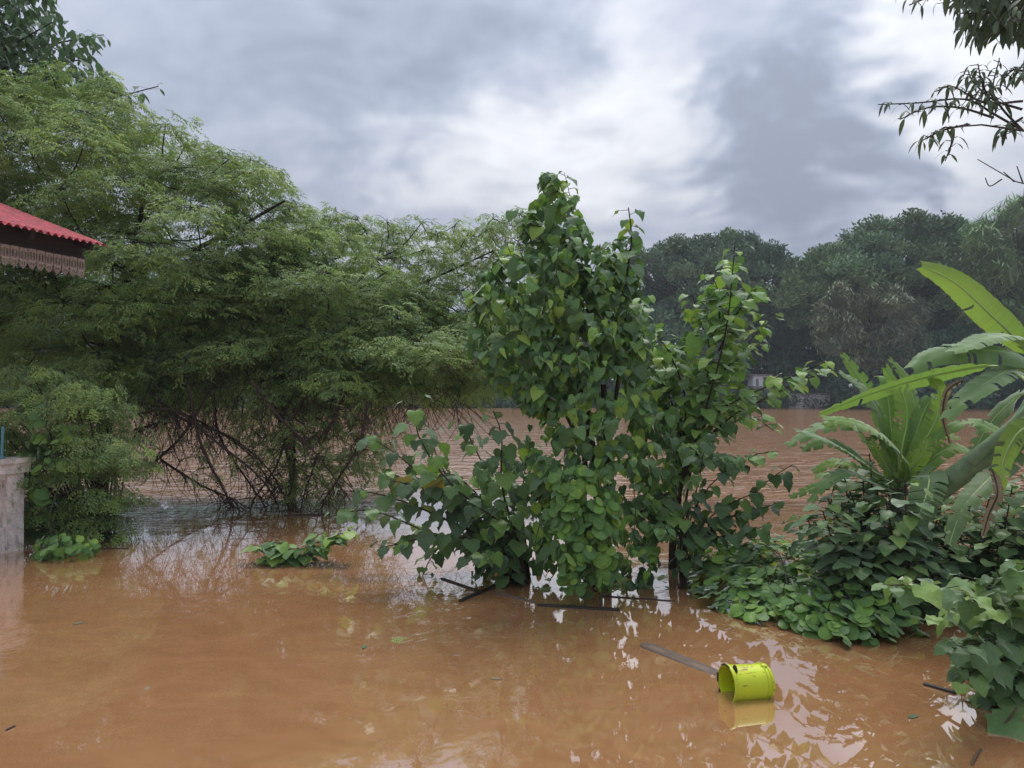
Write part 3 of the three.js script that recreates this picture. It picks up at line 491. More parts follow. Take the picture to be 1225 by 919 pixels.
{
  const o = V(0.72, 0, 0.52).applyAxisAngle(V(0, 1, 0), PTURN).add(PAV), root = thing('parapet_wall', 'weathered grey concrete parapet with recessed panels standing in the water', 'wall', V(o.x, 0, o.z), PTURN);
  const box = (w, h, d, x, y, z) => { const g = new THREE.BoxGeometry(w, h, d); g.translate(x, y, z); const p = g.attributes.position, n = g.attributes.normal, u = g.attributes.uv; for (let k = 0; k < p.count; k++) u.setXY(k, (Math.abs(n.getX(k)) > 0.5 ? p.getZ(k) : p.getX(k)) * 0.8, (Math.abs(n.getY(k)) > 0.5 ? p.getZ(k) : p.getY(k)) * 0.8); return g; };
  for (const x of [0.11, 1.3, 2.5, 3.6]) mesh('pillar', box(0.22, 1.6, 0.22, x, 0.17, 0.11), CONC, root);
  for (const [x, w] of [[0.705, 0.965], [1.9, 0.975], [3.05, 0.875]]) { mesh('panel', box(w, 0.62, 0.09, x, 0.62, 0.13), CONC, root); mesh('plinth', box(w, 0.94, 0.19, x, -0.163, 0.117), CONC, root); mesh('rail', box(w, 0.07, 0.19, x, 0.933, 0.117), CONC, root); }
  mesh('cap', box(3.92, 0.055, 0.36, 1.86, 1.125, 0.11), CONC, root); mesh('cap_moulding', box(3.84, 0.125, 0.30, 1.86, 1.034, 0.11), CONC, root);
  const pp = V(0.21, 1.153, 0.11).applyAxisAngle(V(0, 1, 0), PTURN).add(root.position), pole = thing('blue_pipe', 'thin light blue pipe sticking up from the concrete parapet', 'pipe', pp);
  const BL = new THREE.MeshStandardMaterial({ map: rustTex, color: lin([0.13, 0.36, 0.42]), roughness: 0.5 }); const ring = new THREE.LatheGeometry([[0.0, 0], [0.017, 0], [0.017, 0.40], [0.013, 0.402], [0.013, 0.3], [0, 0.3]].map(([a, b]) => new THREE.Vector2(a, b)), 14);
  mesh('tube', ring, BL, pole); const sock = new THREE.LatheGeometry([[0.018, 0], [0.028, 0.001], [0.028, 0.03], [0.0175, 0.032]].map(([a, b]) => new THREE.Vector2(a, b)), 14); mesh('socket', sock, BL, pole); pole.rotation.z = -0.035;
}
console.log('pavilion done');

// ================================================================== TREES ON THE LEFT
{ // layered tree behind the pavilion
  const d = 13.2, base = P(118, HY, d + 0.6); base.y = 0;
  const root = thing('layered_tree', 'tall layered tree with feathery leaves rising behind the red roof', 'tree', base);
  const fork = P(150, 330, d + 0.4), poly = [[-190, 10], [-60, 50], [0, 74], [60, 76], [130, 98], [185, 130], [240, 168], [300, 186], [335, 205], [350, 235], [380, 262], [360, 300], [330, 330], [350, 385], [310, 430], [240, 445], [170, 452], [150, 485], [90, 490], [40, 450], [-190, 520]];
  limb(root, [V(base.x, -0.5, base.z), P(122, 540, d + 0.6), P(138, 430, d + 0.5), fork], 0.16, 0.10, BARK.dark, 'trunk', 14, 9);
  limb(root, [P(138, 430, d + 0.5), P(60, 330, d), P(-20, 220, d)], 0.09, 0.04, BARK.dark); limb(root, [fork, P(170, 230, d), P(150, 150, d)], 0.06, 0.012, BARK.dark); limb(root, [fork, P(250, 290, d - 0.4), P(340, 240, d - 0.5)], 0.07, 0.02, BARK.dark);
  const a = pads(root, poly, d, 1.9, 240, 24, { trunk: base, fork, per: 96, size: 0.215, rad: 0.70, thin: 0.5 });
  addLeaves(root, SP.spray, a.leaves, 300, 'leaf_spray'); twigs(root, a.sticks, BARK.dark);
}
{ // spreading tree over the water
  const d = 13.6, base = P(347, HY, d); base.y = 0;
  const root = thing('layered_tree', 'spreading layered tree leaning over the water beside the vine covered tree', 'tree', base);
  const fork = P(345, 440, d), dense = [[215, 345], [300, 300], [360, 262], [420, 290], [450, 320], [500, 345], [560, 370], [625, 395], [640, 440], [570, 462], [500, 468], [440, 482], [350, 480], [280, 466], [190, 478], [140, 450], [150, 390]], airy = [[360, 258], [390, 243], [425, 256], [470, 262], [520, 268], [570, 262], [625, 256], [680, 290], [670, 360], [600, 385], [540, 372], [470, 335], [420, 300]];
  limb(root, [V(base.x, -0.5, base.z), P(350, 560, d), P(336, 500, d), fork], 0.075, 0.055, BARK.dark, 'trunk', 14, 9);
  limb(root, [fork, P(400, 370, d + 0.3), P(450, 310, d + 0.6)], 0.06, 0.02, BARK.dark); limb(root, [fork, P(270, 420, d), P(200, 400, d - 0.3)], 0.06, 0.02, BARK.dark); limb(root, [P(400, 370, d + 0.3), P(500, 340, d + 1), P(590, 300, d + 1.2)], 0.045, 0.014, BARK.dark);
  const a = pads(root, dense, d - 0.3, 1.7, 140, 21, { trunk: base, fork, per: 96, size: 0.215, rad: 0.62, thin: 0.55 }), b = pads(root, airy, d + 1, 1.5, 84, 21, { trunk: base, fork: P(450, 310, d + 0.6), per: 50, size: 0.20, rad: 0.5, thin: 0.3 }), c = pads(root, [[285, 470], [455, 470], [455, 545], [405, 592], [330, 590], [300, 540]], d - 0.5, 1.2, 44, 17, { trunk: base, fork: P(347, 500, d), per: 22, size: 0.2, rad: 0.45, thin: 0.3 });
  addLeaves(root, SP.spray, a.leaves.concat(b.leaves, c.leaves), 300, 'leaf_spray'); twigs(root, a.sticks.concat(b.sticks, c.sticks), BARK.dark);
}
{ // broadleaf tree high in the corner
  const d = 15.5, base = P(-95, HY, d); base.y = 0;
  const root = thing('broadleaf_tree', 'tall dark broadleaf tree topping out above the feathery trees', 'tree', base), fork = P(-80, 190, d);
  limb(root, [V(base.x, -0.5, base.z), P(-100, 380, d), fork, P(-40, 40, d)], 0.22, 0.08, BARK.dark, 'trunk', 16, 9);
  const L = [], st = [];
  const br = [[[-60, 100], [0, 60], [60, 25]], [[-60, 120], [20, 95], [100, 92], [140, 104]], [[-50, 80], [10, 10], [45, -50]], [[-70, 140], [30, 120], [120, 118], [188, 102]], [[-60, 90], [30, 60], [90, 45], [122, 40]], [[-60, 60], [-20, -20], [0, -80]], [[-60, 110], [-10, 85], [40, 70]], [[20, 95], [60, 75], [100, 70]], [[0, 60], [20, 30], [20, 0]], [[-60, 130], [20, 115], [80, 130]], [[-40, 40], [30, -10], [55, 3]], [[-50, 60], [-10, 40], [20, 45]], [[30, 100], [90, 112], [150, 128]], [[-30, 20], [10, 30], [70, 60]], [[-40, 70], [-10, 20], [10, -20]]];
  br.forEach((q, i) => { const pts = q.map(([x, y], k) => P(x, y, d + (i % 5 - 2) * 0.35 * k)); limb(root, [P(-60, 120, d), ...pts], 0.04, 0.01, BARK.dark); const e = along([P(-60, 120, d), ...pts], 44, 0.24, { stalk: 0.2, hang: 0.7, from: 0.3 }); L.push(...e.leaves); st.push(...e.stalks); });
  for (const [x, y] of scatter([[-190, -70], [48, -70], [60, -10], [74, 12], [84, 34], [122, 42], [108, 62], [130, 84], [150, 104], [60, 130], [-190, 130]], 3000)) { if (n2(x * 0.035, y * 0.035) < -0.5) continue; L.push({ m: pose(P(x, y, d + R(-1.3, 1.3)), V(R(-1, 1), -0.6, R(-1, 1)), V(R(-0.4, 0.4), 1, R(-0.4, 0.6)), 0.24 * R(0.7, 1.2)) }); }
  addLeaves(root, SP.oval, L, 260); twigs(root, st, BARK.dark, 'leaf_stalks');
}
{ // bush by the parapet
  const base = W(92, 655); base.y = 0; base.z = -10.3;
  const root = thing('feathery_bush', 'dense feathery bush dipping into the water beside the concrete parapet', 'bush', base), d = 10.2, L = [], st = [];
  const poly = [[-40, 440], [40, 432], [90, 445], [135, 475], [168, 505], [168, 560], [150, 605], [140, 640], [70, 655], [40, 640], [-40, 600]];
  for (const [x, y] of scatter(poly, 60, 18)) { const c = P(x, y, d + R(-0.6, 0.5)); limbTo(root, base, c, st); for (let k = 0; k < 46; k++) { const a = R(0, 6.283), q = Math.sqrt(rnd()) * 0.40, dir = V(Math.cos(a), 0, Math.sin(a)); L.push({ m: pose(V(c.x + dir.x * q, c.y - 0.3 * q * q + R(-0.08, 0.08), c.z + dir.z * q), V(dir.x, -0.4 - q, dir.z), V(dir.x * 0.5, 1, dir.z * 0.5), 0.19 * R(0.7, 1.2)), tint: R(0.65, 1.0) }); } }
  function limbTo(r, b, c, out) { const mid = b.clone().lerp(c, 0.5).add(V(R(-0.15, 0.15), -0.1, R(-0.15, 0.15))); out.push([[V(b.x + R(-0.2, 0.2), -0.3, b.z + R(-0.15, 0.15)), mid, c], 0.022, 0.006, 6]); }
  addLeaves(root, SP.spray, L, 260, 'leaf_spray'); twigs(root, st, BARK.brown, 'stems');
}
{ // creeper with round leaves climbing the same bush, its foot in the water
  const base = W(72, 660); base.y = 0;
  const root = thing('creeper', 'broad leaved green creeper trailing in the water at the foot of the parapet', 'vine', base), L = [];
  L.push(...shingles([[38, 655], [50, 640], [90, 636], [120, 650], [98, 672], [45, 672]], 9.05, 0.3, 110, 0.115, { soft: 20, up: 0.9, gap: -1 }), ...shingles([[30, 480], [90, 490], [80, 560], [60, 600], [34, 590]], 9.55, 0.15, 80, 0.125, { soft: 20 }));
  limb(root, [V(base.x, -0.3, base.z), P(60, 620, 9.3), P(75, 560, 9.55), P(55, 500, 9.6)], 0.012, 0.005, BARK.green, 'stem');
  addLeaves(root, SP.gourd, L, 120);
}
{ // tangle of bare branches under the spreading tree
  const base = P(330, HY, 12.3); base.y = 0;
  const root = thing('bare_brush', 'tangle of bare brown branches drooping into the floodwater under the trees', 'branches', base), st = [];
  const main = [[[150, 500], [205, 490], [260, 530], [310, 570], [335, 612]], [[180, 470], [215, 500], [270, 520], [320, 560], [345, 606]], [[165, 530], [200, 555], [240, 580], [285, 605]], [[175, 560], [215, 525], [250, 470], [275, 430]], [[330, 470], [350, 520], [352, 560], [345, 610]], [[300, 455], [335, 500], [380, 545], [420, 600]], [[420, 460], [395, 510], [375, 560], [360, 612]], [[255, 450], [262, 520], [300, 580], [320, 612]], [[440, 480], [430, 530], [400, 580], [385, 608]], [[160, 480], [230, 500], [300, 545], [330, 590]], [[225, 460], [240, 530], [270, 590], [280, 612]], [[380, 450], [350, 500], [330, 560], [300, 606]], [[160, 515], [190, 505], [205, 492]]];
  const curves = main.map((q, i) => { const dd = 12.3 + ((i * 7) % 5 - 2) * 0.35, pts = q.map(([x, y]) => P(x, y, y > 600 ? 12.45 : dd)); const e = pts[pts.length - 1]; if (q[q.length - 1][1] > 600) pts.push(V(e.x + 0.05, -0.3, e.z)); limb(root, pts, 0.026, 0.009, BARK.dead, 'branch', 16, 6); return new THREE.CatmullRomCurve3(pts); });
  for (let k = 0; k < 900; k++) { const c = curves[k % curves.length], p = c.getPointAt(R(0.05, 0.95)), dir = V(R(-0.7, 0.7), R(-1.3, 0.5), R(-0.5, 0.5)), L = R(0.25, 0.85), e = p.clone().addScaledVector(dir, L); if (e.y < -0.1) e.y = -0.1; st.push([[p, p.clone().lerp(e, 0.5).add(V(R(-0.08, 0.08), R(-0.05, 0.08), R(-0.08, 0.08))), e], R(0.004, 0.009), 0.0025, 4]); }
  for (let k = 0; k < 520; k++) { const x = R(170, 560), y0 = R(440, 475) + (x > 450 ? 10 : 0), dd = R(12, 15), a = P(x, y0, dd), L = R(0.5, 1.6) * (x > 460 ? 0.55 : 1), e = V(a.x + R(-0.8, 0.8), Math.max(-0.1, a.y - L), a.z + R(-0.5, 0.5)); st.push([[a, a.clone().lerp(e, 0.5).add(V(R(-0.1, 0.1), 0, R(-0.1, 0.1))), e], 0.006, 0.003, 4]); }
  twigs(root, st, BARK.dead);
  const L = []; for (let k = 0; k < 420; k++) { const x = R(180, 470), y = R(470, 575); if (n2(x * 0.03, y * 0.03) > 0.0) L.push({ m: pose(P(x, y, R(12, 13.4)), V(R(-1, 1), R(-0.9, 0.1), R(-1, 1)), V(R(-0.3, 0.3), 1, R(-0.3, 0.5)), R(0.14, 0.26)), tint: R(0.75, 1.15) }); }
  addLeaves(root, SP.frond, L, 40, 'frond');
}
console.log('left trees done');

// ================================================================== PLANTS IN THE MIDDLE
{ // vine covered tree
  const d = 7.7, base = P(712, HY, d); base.y = 0;
  const root = thing('vine_covered_tree', 'slender tree smothered in heart leaved vines standing in the flood', 'tree', base), L = [], st = [];
  const col = [[668, 330], [700, 345], [740, 345], [765, 380], [772, 450], [790, 520], [782, 590], [792, 640], [775, 700], [720, 705], [690, 708], [665, 690], [642, 655], [640, 590], [626, 540], [640, 480], [650, 400]], left = [[632, 300], [650, 285], [690, 300], [690, 470], [650, 490], [600, 470], [572, 430], [562, 395], [572, 350], [590, 320]], right = [[690, 300], [712, 292], [745, 312], [768, 350], [772, 420], [740, 440], [700, 420]], head = [[634, 240], [650, 222], [664, 232], [690, 272], [680, 300], [655, 310], [622, 300]];
  L.push(...shingles(col, d, 0.62, 2300, 0.122, { soft: 55 }), ...shingles(left, d - 0.1, 0.5, 1250, 0.124, { soft: 45 }), ...shingles(right, d + 0.15, 0.4, 660, 0.122, { soft: 40 }), ...shingles([[755, 440], [800, 470], [812, 560], [795, 640], [765, 650]], d + 0.25, 0.3, 260, 0.13, { soft: 25 }));
  for (const q of [[[700, 560], [690, 420], [672, 330], [655, 270], [650, 224]], [[720, 560], [745, 420], [750, 330], [756, 285], [752, 248]], [[690, 520], [640, 420], [600, 350], [590, 315]], [[670, 330], [680, 290], [688, 268]], [[700, 400], [715, 330], [718, 292]]]) {
    const pts = q.map(([x, y], i) => P(x, y, d + 0.05 * i)); limb(root, pts, 0.03, 0.006, BARK.brown, 'stem'); const e = along(pts, q.length > 4 ? 34 : 14, 0.165, { stalk: 0.10, hang: 0.75, from: 0.45 }); L.push(...e.leaves); st.push(...e.stalks);
  }
  L.push(...shingles(head, d, 0.2, 46, 0.18, { soft: 30 }));
  for (const poly of [left, right, head, col]) for (let k = 0; k < 15; k++) {                // loose shoots reaching out of the mass
    const i = Math.floor(rnd() * poly.length), q = poly[i], w = poly[(i + 1) % poly.length], u = rnd(), x = lerp(q[0], w[0], u), y = lerp(q[1], w[1], u); if (y > 640) continue;
    const o = Math.sign(x - 695) || 1, a = P(x - o * 12, y + 8, d + R(-0.4, 0.4)), b = a.clone().add(V(o * R(0.05, 0.3), R(0.05, 0.32), R(-0.25, 0.3))), m = a.clone().lerp(b, 0.5).add(V(0, R(0.0, 0.08), 0)), e = along([a, m, b], 9, 0.125, { stalk: 0.05, hang: 0.7, from: 0.15 });
    L.push(...e.leaves); st.push(...e.stalks, [[a, m, b], 0.005, 0.002, 4]);
  }
  limb(root, [V(base.x, -0.5, base.z), P(715, 600, d), P(700, 480, d)], 0.06, 0.035, BARK.brown, 'trunk'); limb(root, [V(base.x + 0.1, -0.5, base.z + 0.1), P(728, 600, d), P(722, 460, d)], 0.045, 0.03, BARK.brown, 'stem');
  for (const q of [[[668, 300], [664, 330], [648, 345], [655, 352], [672, 352]], [[650, 610], [640, 660], [652, 690]], [[755, 560], [760, 620], [748, 680]]]) limb(root, q.map(([x, y]) => P(x, y, d - 0.72)), 0.005, 0.003, BARK.green, 'tendril', 12, 5);
  for (let k = 0; k < 46; k++) { const w = W(R(640, 800), R(690, 708)); w.y = R(-0.01, 0.03); L.push({ m: pose(w, V(R(-1, 1), R(-0.2, 0.1), R(-0.3, 1)), V(R(-0.4, 0.4), 1, R(-0.2, 0.5)), 0.12 * R(0.6, 1.2)) }); }
  addLeaves(root, SP.vine, L, 300); twigs(root, st, BARK.green, 'leaf_stalks');
}
{ // round leaved creeper hanging down the front of the tree
  const d = 7.0, base = P(700, HY, d); base.y = 0;
  const root = thing('round_leaf_creeper', 'bright round leaved creeper cascading down to the water on the vine covered tree', 'vine', base);
  const L = shingles([[660, 560], [700, 555], [735, 580], [740, 640], [725, 690], [700, 706], [684, 712], [672, 690], [664, 640], [652, 600]], d, 0.14, 330, 0.118, { soft: 25, up: 0.5, hang: 0.8, gap: -1 });
  limb(root, [V(base.x, -0.2, base.z + 0.05), P(698, 640, d + 0.12), P(690, 560, d + 0.15)], 0.008, 0.004, BARK.green, 'stem'); limb(root, [V(base.x + 0.12, -0.2, base.z + 0.05), P(722, 640, d + 0.12), P(715, 570, d + 0.15)], 0.008, 0.004, BARK.green, 'stem');
  addLeaves(root, SP.gourd, L, 300);
}
{ // lobed leaf shrub on the left of it
  const d = 7.9, base = P(640, HY, 7.85); base.y = 0;
  const root = thing('lobed_leaf_shrub', 'loose shrub of dark lobed leaves reaching low over the water', 'shrub', base), L = [], st = [], b0 = V(base.x, -0.4, base.z);
  const br = [[[610, 640], [540, 580], [500, 520], [492, 468]], [[600, 650], [540, 600], [470, 540], [428, 515]], [[620, 640], [580, 560], [560, 520], [548, 500]], [[600, 660], [530, 620], [450, 590], [412, 588]], [[600, 670], [520, 640], [440, 610], [395, 618]], [[590, 660], [530, 640], [480, 650], [455, 655]], [[600, 665], [550, 640], [520, 660], [505, 690]], [[620, 650], [600, 580], [600, 520], [590, 492]], [[620, 660], [590, 620], [560, 580], [520, 560]], [[610, 670], [570, 650], [540, 640]], [[600, 640], [560, 600], [500, 580], [455, 560]], [[630, 660], [625, 600], [630, 540]], [[560, 610], [510, 585], [470, 575]], [[540, 580], [520, 540], [512, 505]], [[600, 670], [580, 660], [560, 672]]];
  br.forEach((q, i) => { const pts = [b0, ...q.map(([x, y], k) => P(x, y, d + ((i * 3) % 7 - 3) * 0.16 * (k + 1) * 0.4))]; limb(root, pts, 0.018, 0.005, BARK.brown, 'branch', 12, 5); const e = along(pts, 27, 0.155, { stalk: 0.11, hang: 0.8, up: 0.85, from: 0.34 }); L.push(...e.leaves); st.push(...e.stalks); });
  L.push(...shingles([[560, 560], [650, 520], [660, 640], [650, 690], [560, 690], [540, 640]], d + 0.2, 0.35, 170, 0.14, { soft: 40 }));
  addLeaves(root, SP.mulberry, L, 300); twigs(root, st, BARK.green, 'leaf_stalks');
  const y = leafMat(TEX.lobed, [0.42, 0.33, 0.04], 0.4, 0.2); for (const [px, py] of [[515, 578], [483, 572], [522, 574]]) { const m = mesh('leaf', SP.mulberry.geos[0], y, root); m.userData.label = 'yellowed leaf'; pose(P(px, py, d - 0.3).sub(base), V(0.2, -1, 0.2), V(0, 0.5, 1), 0.14).decompose(m.position, m.quaternion, m.scale); }
}
{ // tiered plant on the right of it
  const d = 8.7, base = P(800, HY, d - 0.3); base.y = 0;
  const root = thing('tiered_shrub', 'tall pyramid shaped shrub with tiers of broad green leaves', 'shrub', base), L = [], st = [], b0 = V(base.x, -0.4, base.z);
  const br = [[[805, 620], [835, 520], [868, 400], [880, 290]], [[810, 600], [840, 480], [905, 400], [925, 372]], [[810, 600], [840, 470], [890, 425], [915, 412]], [[805, 600], [820, 480], [800, 420], [785, 400]], [[808, 600], [830, 500], [865, 485], [895, 488]], [[805, 600], [800, 520], [785, 470], [775, 445]], [[812, 590], [860, 510], [930, 470], [995, 440]], [[812, 590], [850, 500], [950, 450], [990, 432]], [[815, 520], [790, 450], [770, 400], [760, 365]], [[840, 480], [850, 420], [835, 375], [828, 352]], [[860, 420], [885, 370], [905, 345]], [[830, 520], [800, 490], [770, 480]], [[820, 560], [850, 520], [900, 500], [925, 515]], [[860, 410], [860, 350], [850, 325]]];
  br.forEach((q, i) => { const low = q.length > 3; const pts = [...(low ? [b0] : []), ...q.map(([x, y], k) => P(x, y, d + ((i * 5) % 7 - 3) * 0.15 * (k + 1) * 0.45))]; limb(root, pts, low ? 0.02 : 0.012, 0.005, BARK.brown, 'branch', 12, 5); const e = along(pts, low ? 46 : 28, 0.16, { stalk: 0.12, hang: 0.42, up: 1.2, from: low ? 0.44 : 0.15 }); L.push(...e.leaves); st.push(...e.stalks); });
  L.push(...shingles([[880, 300], [905, 350], [915, 395], [890, 430], [885, 490], [860, 510], [790, 500], [785, 440], [810, 390], [850, 340]], d + 0.1, 0.55, 430, 0.155, { soft: 40, up: 1.4, hang: 0.3 }), ...shingles([[735, 345], [765, 360], [800, 385], [812, 440], [800, 520], [770, 530], [745, 480]], d + 0.2, 0.4, 330, 0.15, { soft: 30, up: 1.3, hang: 0.35 }));
  addLeaves(root, SP.pagoda, L, 300); twigs(root, st, BARK.green, 'leaf_stalks');
}
{ // drooping dark twigs over the river
  const d = 7.6, base = P(815, HY, d); base.y = 0;
  const root = thing('drooping_shrub', 'thin dark leaved shrub drooping over the river below the tiered shrub', 'shrub', base), L = [], st = [], b0 = V(base.x, -0.4, base.z);
  const br = [[[820, 640], [850, 580], [900, 545], [930, 540]], [[825, 650], [860, 610], [900, 590], [925, 570], [948, 556]], [[830, 655], [870, 620], [905, 610], [935, 600]], [[815, 640], [835, 580], [845, 530], [860, 515]], [[820, 655], [850, 630], [880, 615]], [[815, 645], [800, 610], [795, 590]], [[828, 655], [870, 640], [900, 635], [920, 625]], [[810, 650], [790, 630], [780, 625]], [[840, 560], [830, 540], [822, 530]], [[835, 560], [865, 545], [885, 560]]];
  br.forEach((q, i) => { const pts = [...(q.length > 3 || i === 4 ? [b0] : []), ...q.map(([x, y], k) => P(x, y, d + (i % 3 - 1) * 0.12 * k))]; limb(root, pts, 0.012, 0.004, BARK.brown, 'branch', 12, 5); const e = along(pts, 21, 0.14, { stalk: 0.07, hang: 0.85, up: 0.8, from: 0.4 }); L.push(...e.leaves); st.push(...e.stalks); });
  addLeaves(root, SP.mulberry, L, 250); twigs(root, st, BARK.green, 'leaf_stalks');
}
{ // floating sprig
  const base = W(345, 672); const root = thing('half_sunk_sprig', 'leafy green sprig half sunk in the brown water on its own', 'sprig', base), L = [], st = [];
  const b = V(base.x, -0.12, base.z);
  for (const q of [[[345, 665], [325, 655], [300, 655]], [[350, 662], [335, 650], [318, 648]], [[360, 662], [375, 645], [385, 638]], [[365, 665], [390, 650], [415, 640]], [[350, 668], [340, 664], [310, 672]], [[370, 665], [395, 645], [425, 632]]]) { const pts = [b, ...q.map(([x, y]) => P(x, y, 8.7))]; pts.forEach((p, i) => { if (i) p.y = Math.max(p.y, 0.04); }); limb(root, pts, 0.008, 0.003, BARK.brown, 'branch', 10, 5); const e = along(pts, 16, 0.155, { stalk: 0.06, hang: 0.25, up: 1.1, from: 0.3 }); L.push(...e.leaves); st.push(...e.stalks); }
  addLeaves(root, SP.pagoda, L, 200); twigs(root, st, BARK.green, 'leaf_stalks');
}
console.log('middle done');

// ================================================================== PLANTS ON THE RIGHT
{ // creeping mound on the water
  const base = W(940, 735); const root = thing('creeping_vine_mound', 'low mound of round leaved creeper spreading over the water behind the yellow bucket', 'vine', base), L = [];
  const foot = [[820, 700], [850, 728], [900, 744], [950, 754], [1010, 775], [1050, 770], [1098, 766], [1090, 735], [1060, 700], [1010, 672], [930, 656], [850, 668]];
  for (const [x, y] of scatter(foot, 1500)) {
    const e = clamp(edge(foot, x, y) / 26), w = W(x, y), h = 0.05 + 0.34 * Math.sqrt(e) * (0.72 + 0.55 * n2(w.x * 1.6, w.z * 1.6) + 0.25 * n2(w.x * 4, w.z * 4));
    const sl = 0.75 * (1 - e), p = V(w.x, Math.max(0.02, h * Math.pow(R(0.25, 1), 0.4)), w.z), out = V(w.x - base.x, 0, w.z - base.z + 0.2).normalize();
    const nrm = V(out.x * sl + R(-0.6, 0.6), 0.9, out.z * sl + R(-0.4, 0.75)), tip = V(out.x + R(-0.9, 0.9), -0.45 * sl + R(-0.35, 0.25), out.z + R(-0.9, 0.9));
    L.push({ m: pose(p, tip, nrm, 0.108 * R(0.5, 1.3), R(0.85, 1.1), R(0.5, 2)) });
  }
  for (let k = 0; k < 14; k++) { const a = W(...scatter(foot, 1)[0]), b = W(...scatter(foot, 1)[0]); limb(root, [V(a.x, -0.1, a.z), V(lerp(a.x, b.x, 0.35), 0.33, lerp(a.z, b.z, 0.35)), V(lerp(a.x, b.x, 0.7), 0.36, lerp(a.z, b.z, 0.7)), V(b.x, 0.05, b.z)], 0.006, 0.003, BARK.green, 'runner', 14, 5); }
  addLeaves(root, SP.gourd, L, 300);
}
{ // shrub on the bank under the banana
  const d = 7.0, base = P(1110, HY, d); base.y = 0.05;
  const root = thing('bank_shrub', 'dense tiered shrub of dark broad leaves under the banana plants', 'shrub', base), L = [], st = [], b0 = V(base.x, -0.2, base.z);
  const poly = [[955, 640], [970, 585], [1000, 548], [1040, 540], [1110, 580], [1170, 580], [1260, 545], [1280, 690], [1180, 705], [1100, 700], [1050, 680], [1000, 660]];
  for (const [x, y] of scatter(poly, 54, 22)) { const c = P(x, y, d + R(-0.75, 0.7)), mid = b0.clone().lerp(c, 0.55).add(V(0, -0.05, 0)), o = V(c.x - base.x, 0, c.z - base.z), g = V(base.x + o.x * 0.55, -0.2, base.z + o.z * 0.55); st.push([[g, g.clone().lerp(c, 0.55).add(V(R(-0.1, 0.1), 0, R(-0.1, 0.1))), c], 0.012, 0.006, 6]); const e = along([g.clone().lerp(c, 0.4), c], 34, 0.14, { stalk: 0.16, hang: 0.3, up: 1.5, from: 0.1 }); L.push(...e.leaves); st.push(...e.stalks); }
  addLeaves(root, SP.shrub, L, 300); twigs(root, st, BARK.brown, 'stems');
}
{ // big leaved shrub in the near corner
  const d = 4.9, base = P(1240, HY, d); base.y = 0.05;
  const root = thing('big_leaf_shrub', 'big lobed leaf shrub overhanging the water in front of the banana bank', 'shrub', base), L = [], st = [], b0 = V(base.x, -0.2, base.z);
  const br = [[[1210, 760], [1160, 715], [1100, 700], [1065, 700]], [[1215, 770], [1180, 735], [1150, 735], [1125, 740]], [[1220, 800], [1190, 790], [1165, 800], [1150, 815]], [[1220, 760], [1190, 710], [1160, 690]], [[1225, 820], [1200, 830], [1180, 850], [1175, 870]], [[1230, 780], [1210, 760], [1190, 745]], [[1225, 740], [1200, 700], [1190, 680]], [[1230, 760], [1230, 700], [1225, 670]], [[1225, 830], [1205, 860], [1200, 872]], [[1220, 780], [1195, 770], [1160, 770], [1140, 775]], [[1230, 800], [1250, 780], [1270, 760]], [[1222, 800], [1205, 810], [1190, 815]], [[1225, 780], [1200, 740], [1170, 725], [1150, 700]]];
  br.forEach((q, i) => { const pts = [b0, ...q.map(([x, y], k) => P(x, y, d + ((i * 4) % 7 - 3) * 0.07 * k))]; limb(root, pts, 0.012, 0.004, BARK.brown, 'branch', 12, 5); const e = along(pts, 27, 0.15, { stalk: 0.09, hang: 0.45, up: 1.2, from: 0.36 }); L.push(...e.leaves); st.push(...e.stalks); });
  addLeaves(root, SP.grape, L, 300); twigs(root, st, BARK.green, 'leaf_stalks');
  const m = mesh('leaf', SP.mulberry.geos[0], SP.mulberry.mats[2], root); m.userData.label = 'large low leaf hanging just over the water'; pose(P(1222, 862, 4.45).sub(base), V(-1, -0.15, 0.25), V(-0.1, 1, 0.3), 0.26).decompose(m.position, m.quaternion, m.scale);
}
{ // fallen branch over the water
  const pts = [P(1010, 680, 6.6), P(1050, 690, 6.3), P(1105, 703, 5.9), P(1165, 725, 5.4), P(1225, 748, 5.05), P(1290, 780, 4.8)], root = thing('fallen_branch', 'long thin reddish bare branch lying across the right hand plants', 'branch', pts[0].clone());
  limb(root, pts, 0.012, 0.017, BARK.pinkish, 'stem', 24, 6); for (const t of [[P(1105, 703, 5.9), P(1120, 690, 5.95)], [P(1165, 725, 5.4), P(1150, 742, 5.35)], [P(1200, 738, 5.2), P(1215, 722, 5.2)]]) limb(root, t, 0.006, 0.003, BARK.pinkish, 'twig', 3, 5);
}

